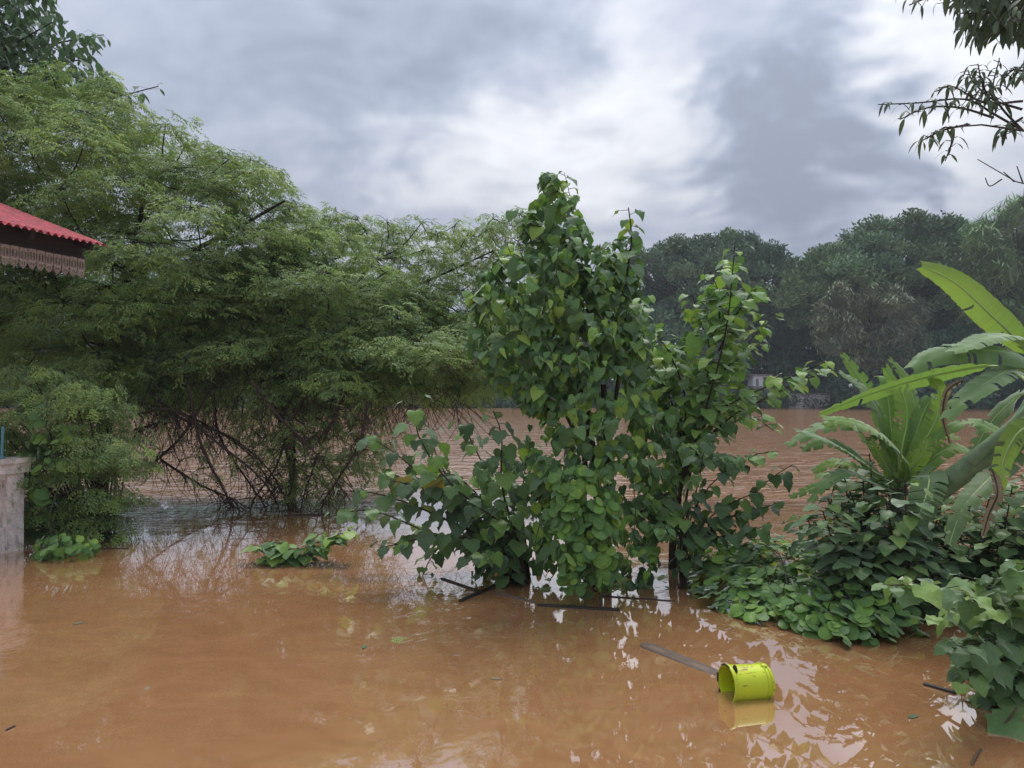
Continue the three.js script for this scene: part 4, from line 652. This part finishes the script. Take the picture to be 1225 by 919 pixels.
// ---- bananas
const BAN = [[0.20, 0.35, 0.075], [0.25, 0.41, 0.075], [0.17, 0.31, 0.085], [0.30, 0.45, 0.075], [0.18, 0.29, 0.11]].map((c) => leafMat(TEX.banana, c, 0.5, 0.4)), BROWN = leafMat(TEX.banana, [0.30, 0.215, 0.135], 0.25, 0.1);
const STEM = new THREE.MeshStandardMaterial({ map: rustTex, color: lin([0.20, 0.29, 0.15]), roughness: 0.55 }), RIB = new THREE.MeshStandardMaterial({ color: lin([0.34, 0.46, 0.16]), roughness: 0.5 });
function bananaLeaf(root, rib, width, mat, o = {}) {                                    // rib: world points from stalk to tip; blade halves fold about the rib, with splits
  const c = new THREE.CatmullRomCurve3(local(root, rib)), n = 46, pos = [], uv = [], idx = [], t0 = o.bare ?? 0.12, face = o.face ?? V(0, 1, 0.25), fold = o.fold ?? 0.25, m = 4, cut = [];
  for (let i = 0; i <= n; i++) {
    const s = i / n, t = lerp(t0, 1, s), p = c.getPointAt(t), tg = c.getTangentAt(t), side = tg.clone().cross(face).normalize(), up = side.clone().cross(tg).normalize();
    const w = width * 0.36 * Math.pow(Math.sin(Math.PI * clamp(Math.pow(s, 0.72) * 0.93 + 0.035)), 0.55) * (1 + 0.05 * n2(i * 0.7, width * 90 + rib[0].x)), rip = 0.012 * n2(i * 1.3, rib[0].y * 9);
    for (let j = -m; j <= m; j++) { const a = Math.abs(j) / m, q = p.clone().addScaledVector(side, Math.sign(j) * a * w * Math.cos(fold)).addScaledVector(up, (o.drop ?? -0.28) * a * a * w + fold * a * w * 0.8 + rip * a).addScaledVector(tg, 0.10 * a * a * width); pos.push(q.x, q.y, q.z); uv.push(0.5 + j / m * 0.5, s * 2.2); }
  }
  const r = rngOf(Math.floor(Math.abs(rib[0].x * 1000 + rib[1].y * 777)));
  for (let k = 0; k < (o.splits ?? 7) * 2; k++) cut.push([1 + Math.floor(r() * (n - 2)), r() < 0.5 ? -1 : 1]);
  for (let i = 0; i < n; i++) for (let j = 0; j < 2 * m; j++) {
    const a = i * (2 * m + 1) + j, b = a + 2 * m + 1, outer = j < m ? -1 : 1, depth = j < m ? m - 1 - j : j - m;
    if (cut.some(([ci, cs]) => ci === i && cs === outer) && depth >= 1) { if (depth === 1) { if (outer < 0) idx.push(a, a + 1, b + 1); else idx.push(a, a + 1, b); } continue; }
    idx.push(a, a + 1, b, b, a + 1, b + 1);
  }
  const g = new THREE.BufferGeometry(); g.setAttribute('position', new THREE.Float32BufferAttribute(pos, 3)); g.setAttribute('uv', new THREE.Float32BufferAttribute(uv, 2)); g.setIndex(idx); g.computeVertexNormals();
  const leaf = mesh('leaf', g, mat, root); mesh('midrib', tube(local(root, rib).map((p) => p.clone().add(V(0, -0.006, 0))), o.rib ?? 0.016, 0.003, 18, 6), mat === BROWN ? BARK.brown : RIB, leaf); if (o.label) leaf.userData.label = o.label; return leaf;
}
{ // leaning banana, crown beyond the right edge
  const d = 6.4, base = P(1075, HY, 6.9); base.y = 0.0;
  const root = thing('banana_plant', 'leaning banana plant with a thick green stem and a crown of long leaves', 'banana plant', base), crown = P(1245, 470, 6.2);
  const sp = [V(base.x, -0.3, base.z), P(1100, 612, 6.8), P(1160, 558, 6.5), P(1225, 505, 6.25), crown];
  limb(root, sp, 0.115, 0.085, STEM, 'stem', 18, 14); limb(root, [P(1160, 552, 6.42), P(1225, 498, 6.2), P(1262, 450, 6.15)], 0.06, 0.05, STEM, 'leaf_sheath', 10, 10);
  const L = (pts, w, k, o) => bananaLeaf(root, [crown, ...pts.map(([x, y, q]) => P(x, y, q))], w, BAN[k], o);
  L([[1228, 420, 6.15], [1180, 370, 6.1], [1140, 335, 6.05], [1104, 318, 6.0]], 0.34, 3, { face: V(-0.55, 0.25, 0.9), bare: 0.22, fold: 0.05, splits: 1, label: 'young upright yellow green leaf' });
  L([[1222, 408, 6.0], [1190, 402, 5.8], [1160, 412, 5.6], [1140, 420, 5.5]], 0.36, 0, { face: V(0, 1, 0.3), bare: 0.25 });
  L([[1225, 428, 5.8], [1170, 418, 5.7], [1120, 424, 5.6], [1092, 440, 5.55]], 0.42, 2, { face: V(0, 0.85, 0.62), bare: 0.2, drop: -0.45 });
  L([[1220, 440, 5.8], [1180, 458, 5.5], [1150, 480, 5.35], [1132, 500, 5.3]], 0.33, 2, { face: V(-0.4, 0.8, 0.55), bare: 0.2 });
  L([[1200, 438, 6.6], [1130, 446, 6.9], [1050, 468, 7.1], [982, 494, 7.2]], 0.40, 1, { face: V(0.05, 0.8, -0.45), bare: 0.28, fold: 0.1, drop: -0.2, splits: 3 });
  L([[1225, 470, 6.8], [1190, 500, 7.1], [1170, 530, 7.2], [1160, 560, 7.2]], 0.34, 4, { face: V(-0.5, 0.7, 0.5) });
  L([[1240, 500, 6.0], [1215, 520, 5.9], [1200, 550, 5.9], [1195, 590, 5.9]], 0.24, 3, { face: V(-0.4, 0.3, 0.9), bare: 0.2 });
  L([[1215, 545, 6.3], [1180, 575, 6.1], [1150, 610, 5.95], [1135, 650, 5.9]], 0.30, 4, { face: V(-0.4, 0.8, 0.5), bare: 0.25 });
  L([[1205, 520, 6.6], [1165, 505, 6.8], [1130, 515, 6.9], [1100, 540, 7.0]], 0.28, 0, { face: V(-0.1, 0.9, 0.4), bare: 0.3 });
  L([[1290, 420, 5.6], [1330, 400, 5.2], [1380, 420, 4.8]], 0.4, 0); L([[1290, 400, 6.6], [1340, 340, 7], [1400, 330, 7.4]], 0.4, 1); L([[1250, 400, 7], [1250, 340, 7.6], [1260, 320, 8.2]], 0.4, 1);
  bananaLeaf(root, [P(1150, 455, 6.55), P(1132, 470, 6.4), P(1128, 500, 6.35), P(1136, 530, 6.35)], 0.12, BROWN, { face: V(-0.3, 0.1, 1), fold: 0.9, bare: 0.02, splits: 8, label: 'dead brown leaf hanging down' });
  bananaLeaf(root, [P(1185, 560, 5.95), P(1192, 590, 5.8), P(1182, 615, 5.75), P(1175, 640, 5.75)], 0.17, BROWN, { face: V(0.1, 0.2, 1), fold: 0.7, bare: 0.02, splits: 6, label: 'curled orange brown dead leaf' });
}
{ // young banana clump
  const d = 7.1, base = P(1068, HY, d); base.y = 0;
  const root = thing('banana_plant', 'young banana clump with short arching leaves low over the river', 'banana plant', base), c0 = P(1074, 590, d);
  limb(root, [V(base.x, -0.3, base.z), P(1070, 640, d), c0], 0.075, 0.055, STEM, 'stem', 10, 12);
  const L = (pts, w, k, o) => bananaLeaf(root, [c0, ...pts.map(([x, y, q]) => P(x, y, q))], w, BAN[k], o);
  L([[1072, 540, 7.05], [1040, 512, 6.95], [990, 508, 6.85], [942, 532, 6.8]], 0.33, 2, { face: V(0.05, 0.9, 0.4), bare: 0.2, drop: -0.4 });
  L([[1060, 575, 6.9], [1020, 545, 6.7], [985, 525, 6.55], [953, 515, 6.5]], 0.30, 2, { face: V(-0.35, 0.85, 0.4), bare: 0.15 });
  L([[1068, 540, 7.2], [1050, 490, 7.3], [1030, 462, 7.4], [1005, 445, 7.5]], 0.28, 4, { face: V(0.4, 0.5, 0.6), bare: 0.2 });
  L([[1078, 540, 7.1], [1085, 500, 7.15], [1080, 470, 7.2], [1060, 440, 7.2]], 0.33, 1, { face: V(0.2, 0.2, 0.95), bare: 0.15, fold: 0.1 });
  L([[1062, 560, 6.9], [1050, 540, 6.8], [1042, 528, 6.8]], 0.26, 3, { face: V(0.3, 0.2, 0.95), bare: 0.1 });
  L([[1090, 560, 6.9], [1105, 540, 6.8], [1110, 525, 6.8]], 0.26, 3, { face: V(-0.2, 0.3, 0.95), bare: 0.1 });
  L([[1092, 575, 6.8], [1110, 570, 6.6], [1105, 600, 6.4], [1085, 645, 6.3]], 0.40, 4, { face: V(-0.2, 0.75, 0.65), bare: 0.15, drop: -0.1 });
  L([[1100, 560, 7.1], [1140, 535, 7.1], [1170, 545, 7.1]], 0.3, 0, { face: V(0.1, 0.8, 0.5) });
  L([[1050, 580, 6.8], [1010, 565, 6.6], [985, 580, 6.5], [970, 600, 6.5]], 0.26, 2, { face: V(-0.1, 0.9, 0.4) });
  L([[1085, 560, 6.9], [1060, 525, 6.7], [1020, 505, 6.6], [985, 500, 6.6]], 0.28, 1, { face: V(0.1, 0.8, 0.5) });
  L([[1095, 545, 7.0], [1120, 500, 7.0], [1125, 470, 7.0], [1112, 445, 7.0]], 0.26, 3, { face: V(-0.3, 0.3, 0.9), bare: 0.2 });
  L([[1080, 550, 7.2], [1095, 500, 7.3], [1085, 455, 7.4], [1065, 430, 7.4]], 0.26, 0, { face: V(0.3, 0.4, 0.8), bare: 0.25 });
  for (let k = 0; k < 9; k++) { const a = -1.75 + k * 0.33 + R(-0.1, 0.1), l = R(70, 135), x = 1074 + Math.sin(a) * l, y = 590 - Math.cos(a) * l * R(0.75, 1.05) - 20, q = 7.1 + R(-0.5, 0.5); L([[lerp(1074, x, 0.3), lerp(585, y, 0.45), lerp(7.1, q, 0.3)], [lerp(1074, x, 0.7), lerp(585, y, 0.9), lerp(7.1, q, 0.7)], [x, y + 14, q]], R(0.2, 0.3), k % 5, { face: V(-Math.sin(a) * 0.4, 0.7, 0.6), bare: 0.15 }); }
  L([[1060, 520, 7.4], [1040, 470, 7.6], [1020, 440, 7.7], [1008, 424, 7.8]], 0.22, 0, { face: V(-0.6, 0.5, 0.6), bare: 0.3 });
}
{ // tree overhanging from the right, trunk out of view
  const base = V(6.9, 0.1, -5.6), root = thing('overhanging_tree', 'dark tree whose leafy twigs hang into view over the banana plants', 'tree', base), L = [], st = [];
  const fork = V(6.6, 3.6, -5.6); limb(root, [V(7, -0.4, -5.6), V(6.8, 1.6, -5.7), fork, V(5.8, 6.2, -5.7)], 0.16, 0.07, BARK.grey, 'trunk', 12, 9);
  const top = [[[1330, -60], [1240, -30], [1150, -18], [1090, 4]], [[1330, -60], [1250, -10], [1190, 14], [1150, 14]], [[1330, -50], [1260, 10], [1225, 40], [1200, 48]], [[1330, -80], [1230, -60], [1140, -40], [1085, -12]], [[1330, -60], [1270, 20], [1240, 70], [1225, 95]], [[1330, -40], [1280, 0], [1200, 0], [1165, 30]], [[1330, -60], [1260, -10], [1215, 20], [1190, 35]], [[1330, -60], [1250, -40], [1200, -15], [1130, 2]], [[1330, -60], [1250, -20], [1225, 10], [1215, 25]]];
  top.forEach((q, i) => { const pts = [V(5.8, 6.0, -5.7), ...q.map(([x, y], k) => P(x, y, 5.2 + (i % 4 - 1.5) * 0.14 * k))]; limb(root, pts, 0.016, 0.004, BARK.grey, 'branch', 12, 5); const e = along(pts, 52, 0.135, { stalk: 0.07, hang: 0.8, up: 0.5, from: 0.42 }); L.push(...e.leaves); st.push(...e.stalks); });
  for (let k = 0; k < 330; k++) L.push({ m: pose(P(R(1150, 1260), R(-40, 38), R(4.9, 5.6)), V(R(-1, 0.4), -1, R(-0.6, 0.6)), V(R(-0.6, 0.6), 0.5, R(-0.6, 0.6)), 0.15 * R(0.7, 1.2)) });
  const low = [[[1330, 190], [1225, 155], [1160, 148], [1130, 152]], [[1225, 155], [1190, 135], [1160, 118], [1100, 122], [1052, 124]], [[1225, 130], [1190, 118], [1165, 95], [1160, 82]], [[1190, 140], [1150, 128], [1110, 128], [1078, 142]], [[1160, 148], [1130, 155], [1100, 170]], [[1225, 155], [1200, 128], [1190, 108], [1198, 68]], [[1225, 120], [1180, 122], [1140, 102], [1122, 108]], [[1225, 140], [1210, 150], [1200, 165]], [[1140, 155], [1140, 170], [1132, 192]], [[1190, 130], [1176, 95], [1172, 75]], [[1240, 90], [1215, 82], [1205, 92]]];
  low.forEach((q, i) => { const pts = [...(i === 0 ? [fork] : []), ...q.map(([x, y], k) => P(x, y, 5.0 + (i % 3 - 1) * 0.08 * k))]; limb(root, pts, i === 0 ? 0.03 : 0.009, 0.0035, BARK.grey, 'branch', 12, 5); const e = along(pts, [0, 8].includes(i) ? 7 : 20, 0.095, { stalk: 0.04, hang: 0.6, up: 0.6, from: i === 0 ? 0.75 : 0.3 }); L.push(...e.leaves); st.push(...e.stalks); });
  for (const q of [[[1300, 235], [1225, 218], [1200, 214], [1185, 205], [1171, 190]], [[1200, 214], [1185, 222], [1180, 212]], [[1225, 218], [1218, 198]], [[1215, 217], [1202, 205]]]) limb(root, [...(q.length > 4 ? [fork] : []), ...q.map(([x, y]) => P(x, y, 5.0))], q.length > 4 ? 0.014 : 0.005, 0.003, BARK.grey, 'branch', 12, 5);
  addLeaves(root, SP.lance, L, 300); twigs(root, st, BARK.grey, 'leaf_stalks');
}
console.log('right done');

// ================================================================== THINGS AFLOAT
{ // bucket
  const ax = V(-Math.cos(0.2), 0.03, Math.sin(0.2)).normalize(), ctr = P(893, 812, 4.97); ctr.y = 0.078;
  const root = thing('bucket', 'empty lime yellow plastic bucket floating on its side', 'bucket', ctr); root.quaternion.setFromUnitVectors(V(0, 1, 0), ax); root.rotateY(0.6); root.scale.setScalar(0.82);
  const print = canvasTex(1024, 512, (g, w, h) => {
    const r = rngOf(77); g.fillStyle = 'rgb(198,212,24)'; g.fillRect(0, 0, w, h);
    for (let k = 0; k < 5000; k++) { g.globalAlpha = 0.05 + 0.05 * r(); g.fillStyle = r() < 0.6 ? '#8f8c1e' : '#f3ff5a'; g.fillRect(r() * w, r() * h, 2 + 14 * r(), 1 + 3 * r()); }
    for (let k = 0; k < 26; k++) { const x = r() * w, y = r() < 0.6 ? r() * 90 : r() * h; for (let q = 0; q < 60; q++) { g.globalAlpha = 0.2 + 0.3 * r(); g.fillStyle = '#7a5a26'; g.beginPath(); g.ellipse(x + 70 * (r() + r() - 1), y + 30 * (r() + r() - 1), 2 + 7 * r(), 1 + 4 * r(), r() * 3, 0, 7); g.fill(); } }
    for (let k = 0; k < 420; k++) { g.globalAlpha = 0.35 + 0.5 * r(); g.fillStyle = r() < 0.7 ? '#4a3a18' : '#6d5a20'; const x = r() * w, y = r() < 0.5 ? r() * 60 : r() * h, s = 1.5 + 8 * r() * r(); g.beginPath(); g.ellipse(x, y, s * 1.6, s, r() * 3, 0, 7); g.fill(); }
    for (let k = 0; k < 34; k++) { g.globalAlpha = 0.12 + 0.2 * r(); g.strokeStyle = '#6a5c16'; g.lineWidth = 1 + 2 * r(); const x = r() * w, y = r() * h; g.beginPath(); g.moveTo(x, y); g.lineTo(x + 60 * (r() - 0.5), y + 90 * (r() - 0.5)); g.stroke(); }
    g.globalAlpha = 0.8; g.strokeStyle = '#3a3a12'; g.lineWidth = 6;                                  // worn dark print, no longer legible
    for (const x0 of [120, 470, 820]) { for (let k = 0; k < 5; k++) { const x = x0 + k * 20 - 40; g.globalAlpha = 0.45 + 0.4 * r(); g.beginPath(); g.moveTo(x, 190 + 30 * r()); g.quadraticCurveTo(x + 18 * r(), 220, x + 6, 250 + 30 * r()); g.stroke(); } }
  });
  const yel = new THREE.MeshPhysicalMaterial({ map: print, roughness: 0.42, clearcoat: 0.25, clearcoatRoughness: 0.3, side: THREE.DoubleSide, color: lin([0.95, 0.95, 0.95]) }), plain = new THREE.MeshStandardMaterial({ map: rustTex, color: lin([0.62, 0.72, 0.02]), roughness: 0.45 }), dark = new THREE.MeshStandardMaterial({ map: earthTex, color: lin([0.05, 0.035, 0.02]), roughness: 0.8 });
  const lathe = (p, s = 56) => new THREE.LatheGeometry(p.map(([a, b]) => new THREE.Vector2(a, b)), s);
  mesh('body', lathe([[0, -0.172], [0.128, -0.172], [0.137, -0.164], [0.1385, -0.13], [0.1395, 0.0], [0.141, 0.16], [0.1415, 0.176], [0.137, 0.178], [0.1355, 0.15], [0.134, 0.0], [0.132, -0.158], [0, -0.16]]), yel, root);
  mesh('rim', lathe([[0.1405, 0.150], [0.149, 0.152], [0.150, 0.158], [0.150, 0.176], [0.147, 0.181], [0.139, 0.181]]), plain, root);
  mesh('rib', lathe([[0.139, -0.118], [0.147, -0.116], [0.1475, -0.110], [0.139, -0.106]]), plain, root); mesh('rib', lathe([[0.138, -0.150], [0.1455, -0.147], [0.146, -0.141], [0.139, -0.138]]), plain, root);
  for (const [a, b] of [[0.2, 0.9], [1.4, 0.5], [2.5, 0.7]]) { const g = new THREE.TorusGeometry(0.1455, 0.008, 5, 12, b); g.rotateX(Math.PI / 2); g.rotateY(a); g.translate(0, 0.181, 0); mesh('mud_crust', g, dark, root); }
  const lug = new THREE.SphereGeometry(0.024, 12, 8); lug.scale(1, 1.2, 0.6); for (const a of [0.6, 0.6 + Math.PI]) { const m = mesh('handle_lug', lug, plain, root); m.position.set(Math.cos(a) * 0.143, -0.128, Math.sin(a) * 0.143); m.rotation.y = -a + Math.PI / 2; }
  const mudg = new THREE.SphereGeometry(0.03, 10, 8); mudg.scale(1.3, 0.5, 1); const lump = mesh('mud_crust', mudg, dark, root); const lp = V(0.02, 0.14, 0.06).applyQuaternion(root.quaternion.clone().invert()); lump.position.set(lp.x, 0.15, lp.z).setLength(0.2);
}
function plank(name, label, a, b, w, t, mat, lift = 0.004, tilt = 0) {
  const dir = b.clone().sub(a), len = dir.length(), c = a.clone().add(b).multiplyScalar(0.5), root = thing(name, label, 'driftwood', V(c.x, 0, c.z), Math.atan2(-dir.z, dir.x)), n = 14, pos = [], uv = [], idx = [], r = rngOf(Math.floor(len * 9973));
  for (let i = 0; i <= n; i++) { const s = i / n, x = (s - 0.5) * len, j = (i === 0 || i === n ? 0.75 : 1) * (0.92 + 0.12 * r()), y = lift + tilt * (s - 0.5); for (const [py, pz] of [[0, 0.5], [0.75, 0.42], [1, 0.1], [0.9, -0.38], [0, -0.5], [-1, -0.4], [-1, 0.4]]) { pos.push(x + (r() - 0.5) * 0.008, y + py * t * j, pz * w * j); uv.push(x, pz * w * 2 + py); } }
  for (let i = 0; i < n; i++) for (let k = 0; k < 7; k++) { const p = i * 7 + k, q = i * 7 + (k + 1) % 7; idx.push(p, p + 7, q, p + 7, q + 7, q); }
  for (const o of [0, n * 7]) for (let k = 1; k < 6; k++) o ? idx.push(o, o + k, o + k + 1) : idx.push(o, o + k + 1, o + k);
  const g = new THREE.BufferGeometry(); g.setAttribute('position', new THREE.Float32BufferAttribute(pos, 3)); g.setAttribute('uv', new THREE.Float32BufferAttribute(uv, 2)); g.setIndex(idx); g.computeVertexNormals(); mesh('wood', g, mat, root); return root;
}
const WET = new THREE.MeshPhysicalMaterial({ map: woodTex, color: lin([0.055, 0.038, 0.028]), roughness: 0.6, clearcoat: 0.2, bumpMap: woodTex, bumpScale: 0.004 }), PALEW = new THREE.MeshPhysicalMaterial({ map: woodTex, color: lin([0.30, 0.22, 0.175]), roughness: 0.65, clearcoat: 0.2, bumpMap: woodTex, bumpScale: 0.004 });
plank('floating_plank', 'grey brown plank lying awash with one end against the yellow bucket', W(770, 770), W(858, 805), 0.135, 0.012, PALEW, -0.002, -0.004);
plank('floating_plank', 'straight black plank floating in front of the vine covered tree', W(643, 724), W(741, 730), 0.05, 0.014, WET, 0.006);
plank('floating_plank', 'dark stick crossing the end of a thinner stick beside the lobed leaf shrub', W(550, 720), W(600, 698), 0.035, 0.016, WET, 0.01);
plank('floating_stick', 'thin dark stick meeting the crossing dark stick', W(528, 692), W(572, 707), 0.03, 0.012, WET, 0.004);
plank('floating_stick', 'pale half sunk stick between the two dark planks', W(594, 710), W(642, 721), 0.035, 0.012, PALEW, 0.004, -0.012);
plank('floating_stick', 'thin dark reed lying just below the round leaved creeper', W(720, 713), W(806, 719), 0.022, 0.008, WET, 0.002);
plank('floating_stick', 'short dark stick afloat between the creeper mound and the big leaf shrub', W(1103, 818), W(1142, 829), 0.03, 0.012, WET, 0.006);
plank('floating_stick', 'thin stick floating beside the feathery bush', W(98, 657), W(155, 656), 0.02, 0.008, WET, 0.002);
plank('floating_stick', 'long thin branch floating below the bare brown branches', W(340, 617), W(395, 616), 0.04, 0.016, WET, 0.008);
plank('floating_stick', 'tiny dark splinter drifting below the parapet', W(9, 873), W(20, 868), 0.012, 0.006, WET, 0.003);
{ const a = W(1160, 915), root = thing('bamboo_twig', 'pale thin twig slanting out of the water under the big lobed leaf', 'twig', V(a.x, 0, a.z)); limb(root, [V(a.x - 0.06, -0.12, a.z + 0.1), V(a.x, 0.0, a.z), P(1188, 880, 4.4), P(1215, 845, 4.5)], 0.009, 0.006, barkMat([0.30, 0.2, 0.11]), 'stem', 10, 6); }
{ const root = thing('fern_sprig', 'small bright green feathery sprig floating alone on open water', 'leaf', W(470, 765)); for (const [x, z, a] of [[0, 0, 0.5], [0.015, 0.01, 1.3]]) { const m = mesh('frond', SP.frond.geos[0], SP.frond.mats[3], root); m.position.set(x - 0.03, 0.012, z - 0.02); m.rotation.set(-Math.PI / 2, 0, -a - 0.9); m.scale.set(0.13, 0.14, 0.06); } }
[[655, 716], [690, 722], [610, 722], [575, 726], [820, 722], [845, 742], [520, 704], [500, 700], [300, 668], [390, 672], [120, 674], [160, 668], [760, 728], [700, 745]].forEach(([x, y], i) => { const root = thing('leaf_scrap', 'tiny brown leaf scrap adrift at the foot of the plants', 'leaf', W(x + R(-8, 8), y), R(0, 6), 'leaf scraps adrift by the plants'); const m = mesh('blade', SP.oval.geos[i % 2], i % 4 ? BROWN : SP.oval.mats[0], root); m.position.y = 0.004; m.rotation.set(-Math.PI / 2 + 0.06, 0, 0); m.scale.set(0.045, R(0.04, 0.07), 0.02); });
const litter = [[435, 776, 'dark curled leaf floating near the feathery sprig'], [875, 752, 'small dark leaf floating by the creeper mound'], [248, 690, 'small brown leaf afloat under the bare brown branches'], [90, 747, 'thin brown leaf drifting in front of the feathery bush'], [600, 812, 'small brown leaf drifting on open water'], [180, 820, 'narrow pale leaf drifting far from the plants'], [1085, 858, 'brown leaf floating near the pale slanting twig']];
litter.forEach(([x, y, label], i) => { const root = thing('floating_leaf', label, 'leaf', W(x, y)); const m = mesh('blade', SP.oval.geos[i % 2], i % 3 ? BROWN : SP.oval.mats[2], root); m.position.set(0, 0.005, 0); m.rotation.set(-Math.PI / 2 + 0.05, 0, i * 1.9); m.scale.set(0.07, 0.09, 0.03); mesh('stalk', tube([V(0, 0.006, 0), V(0.01, 0.008, 0.02)], 0.0016, 0.0012, 2, 4), BARK.brown, root); });
scene.fog = new THREE.FogExp2(new THREE.Color(0.86, 0.9, 0.96), 0.0008);
renderer.render(scene, camera);
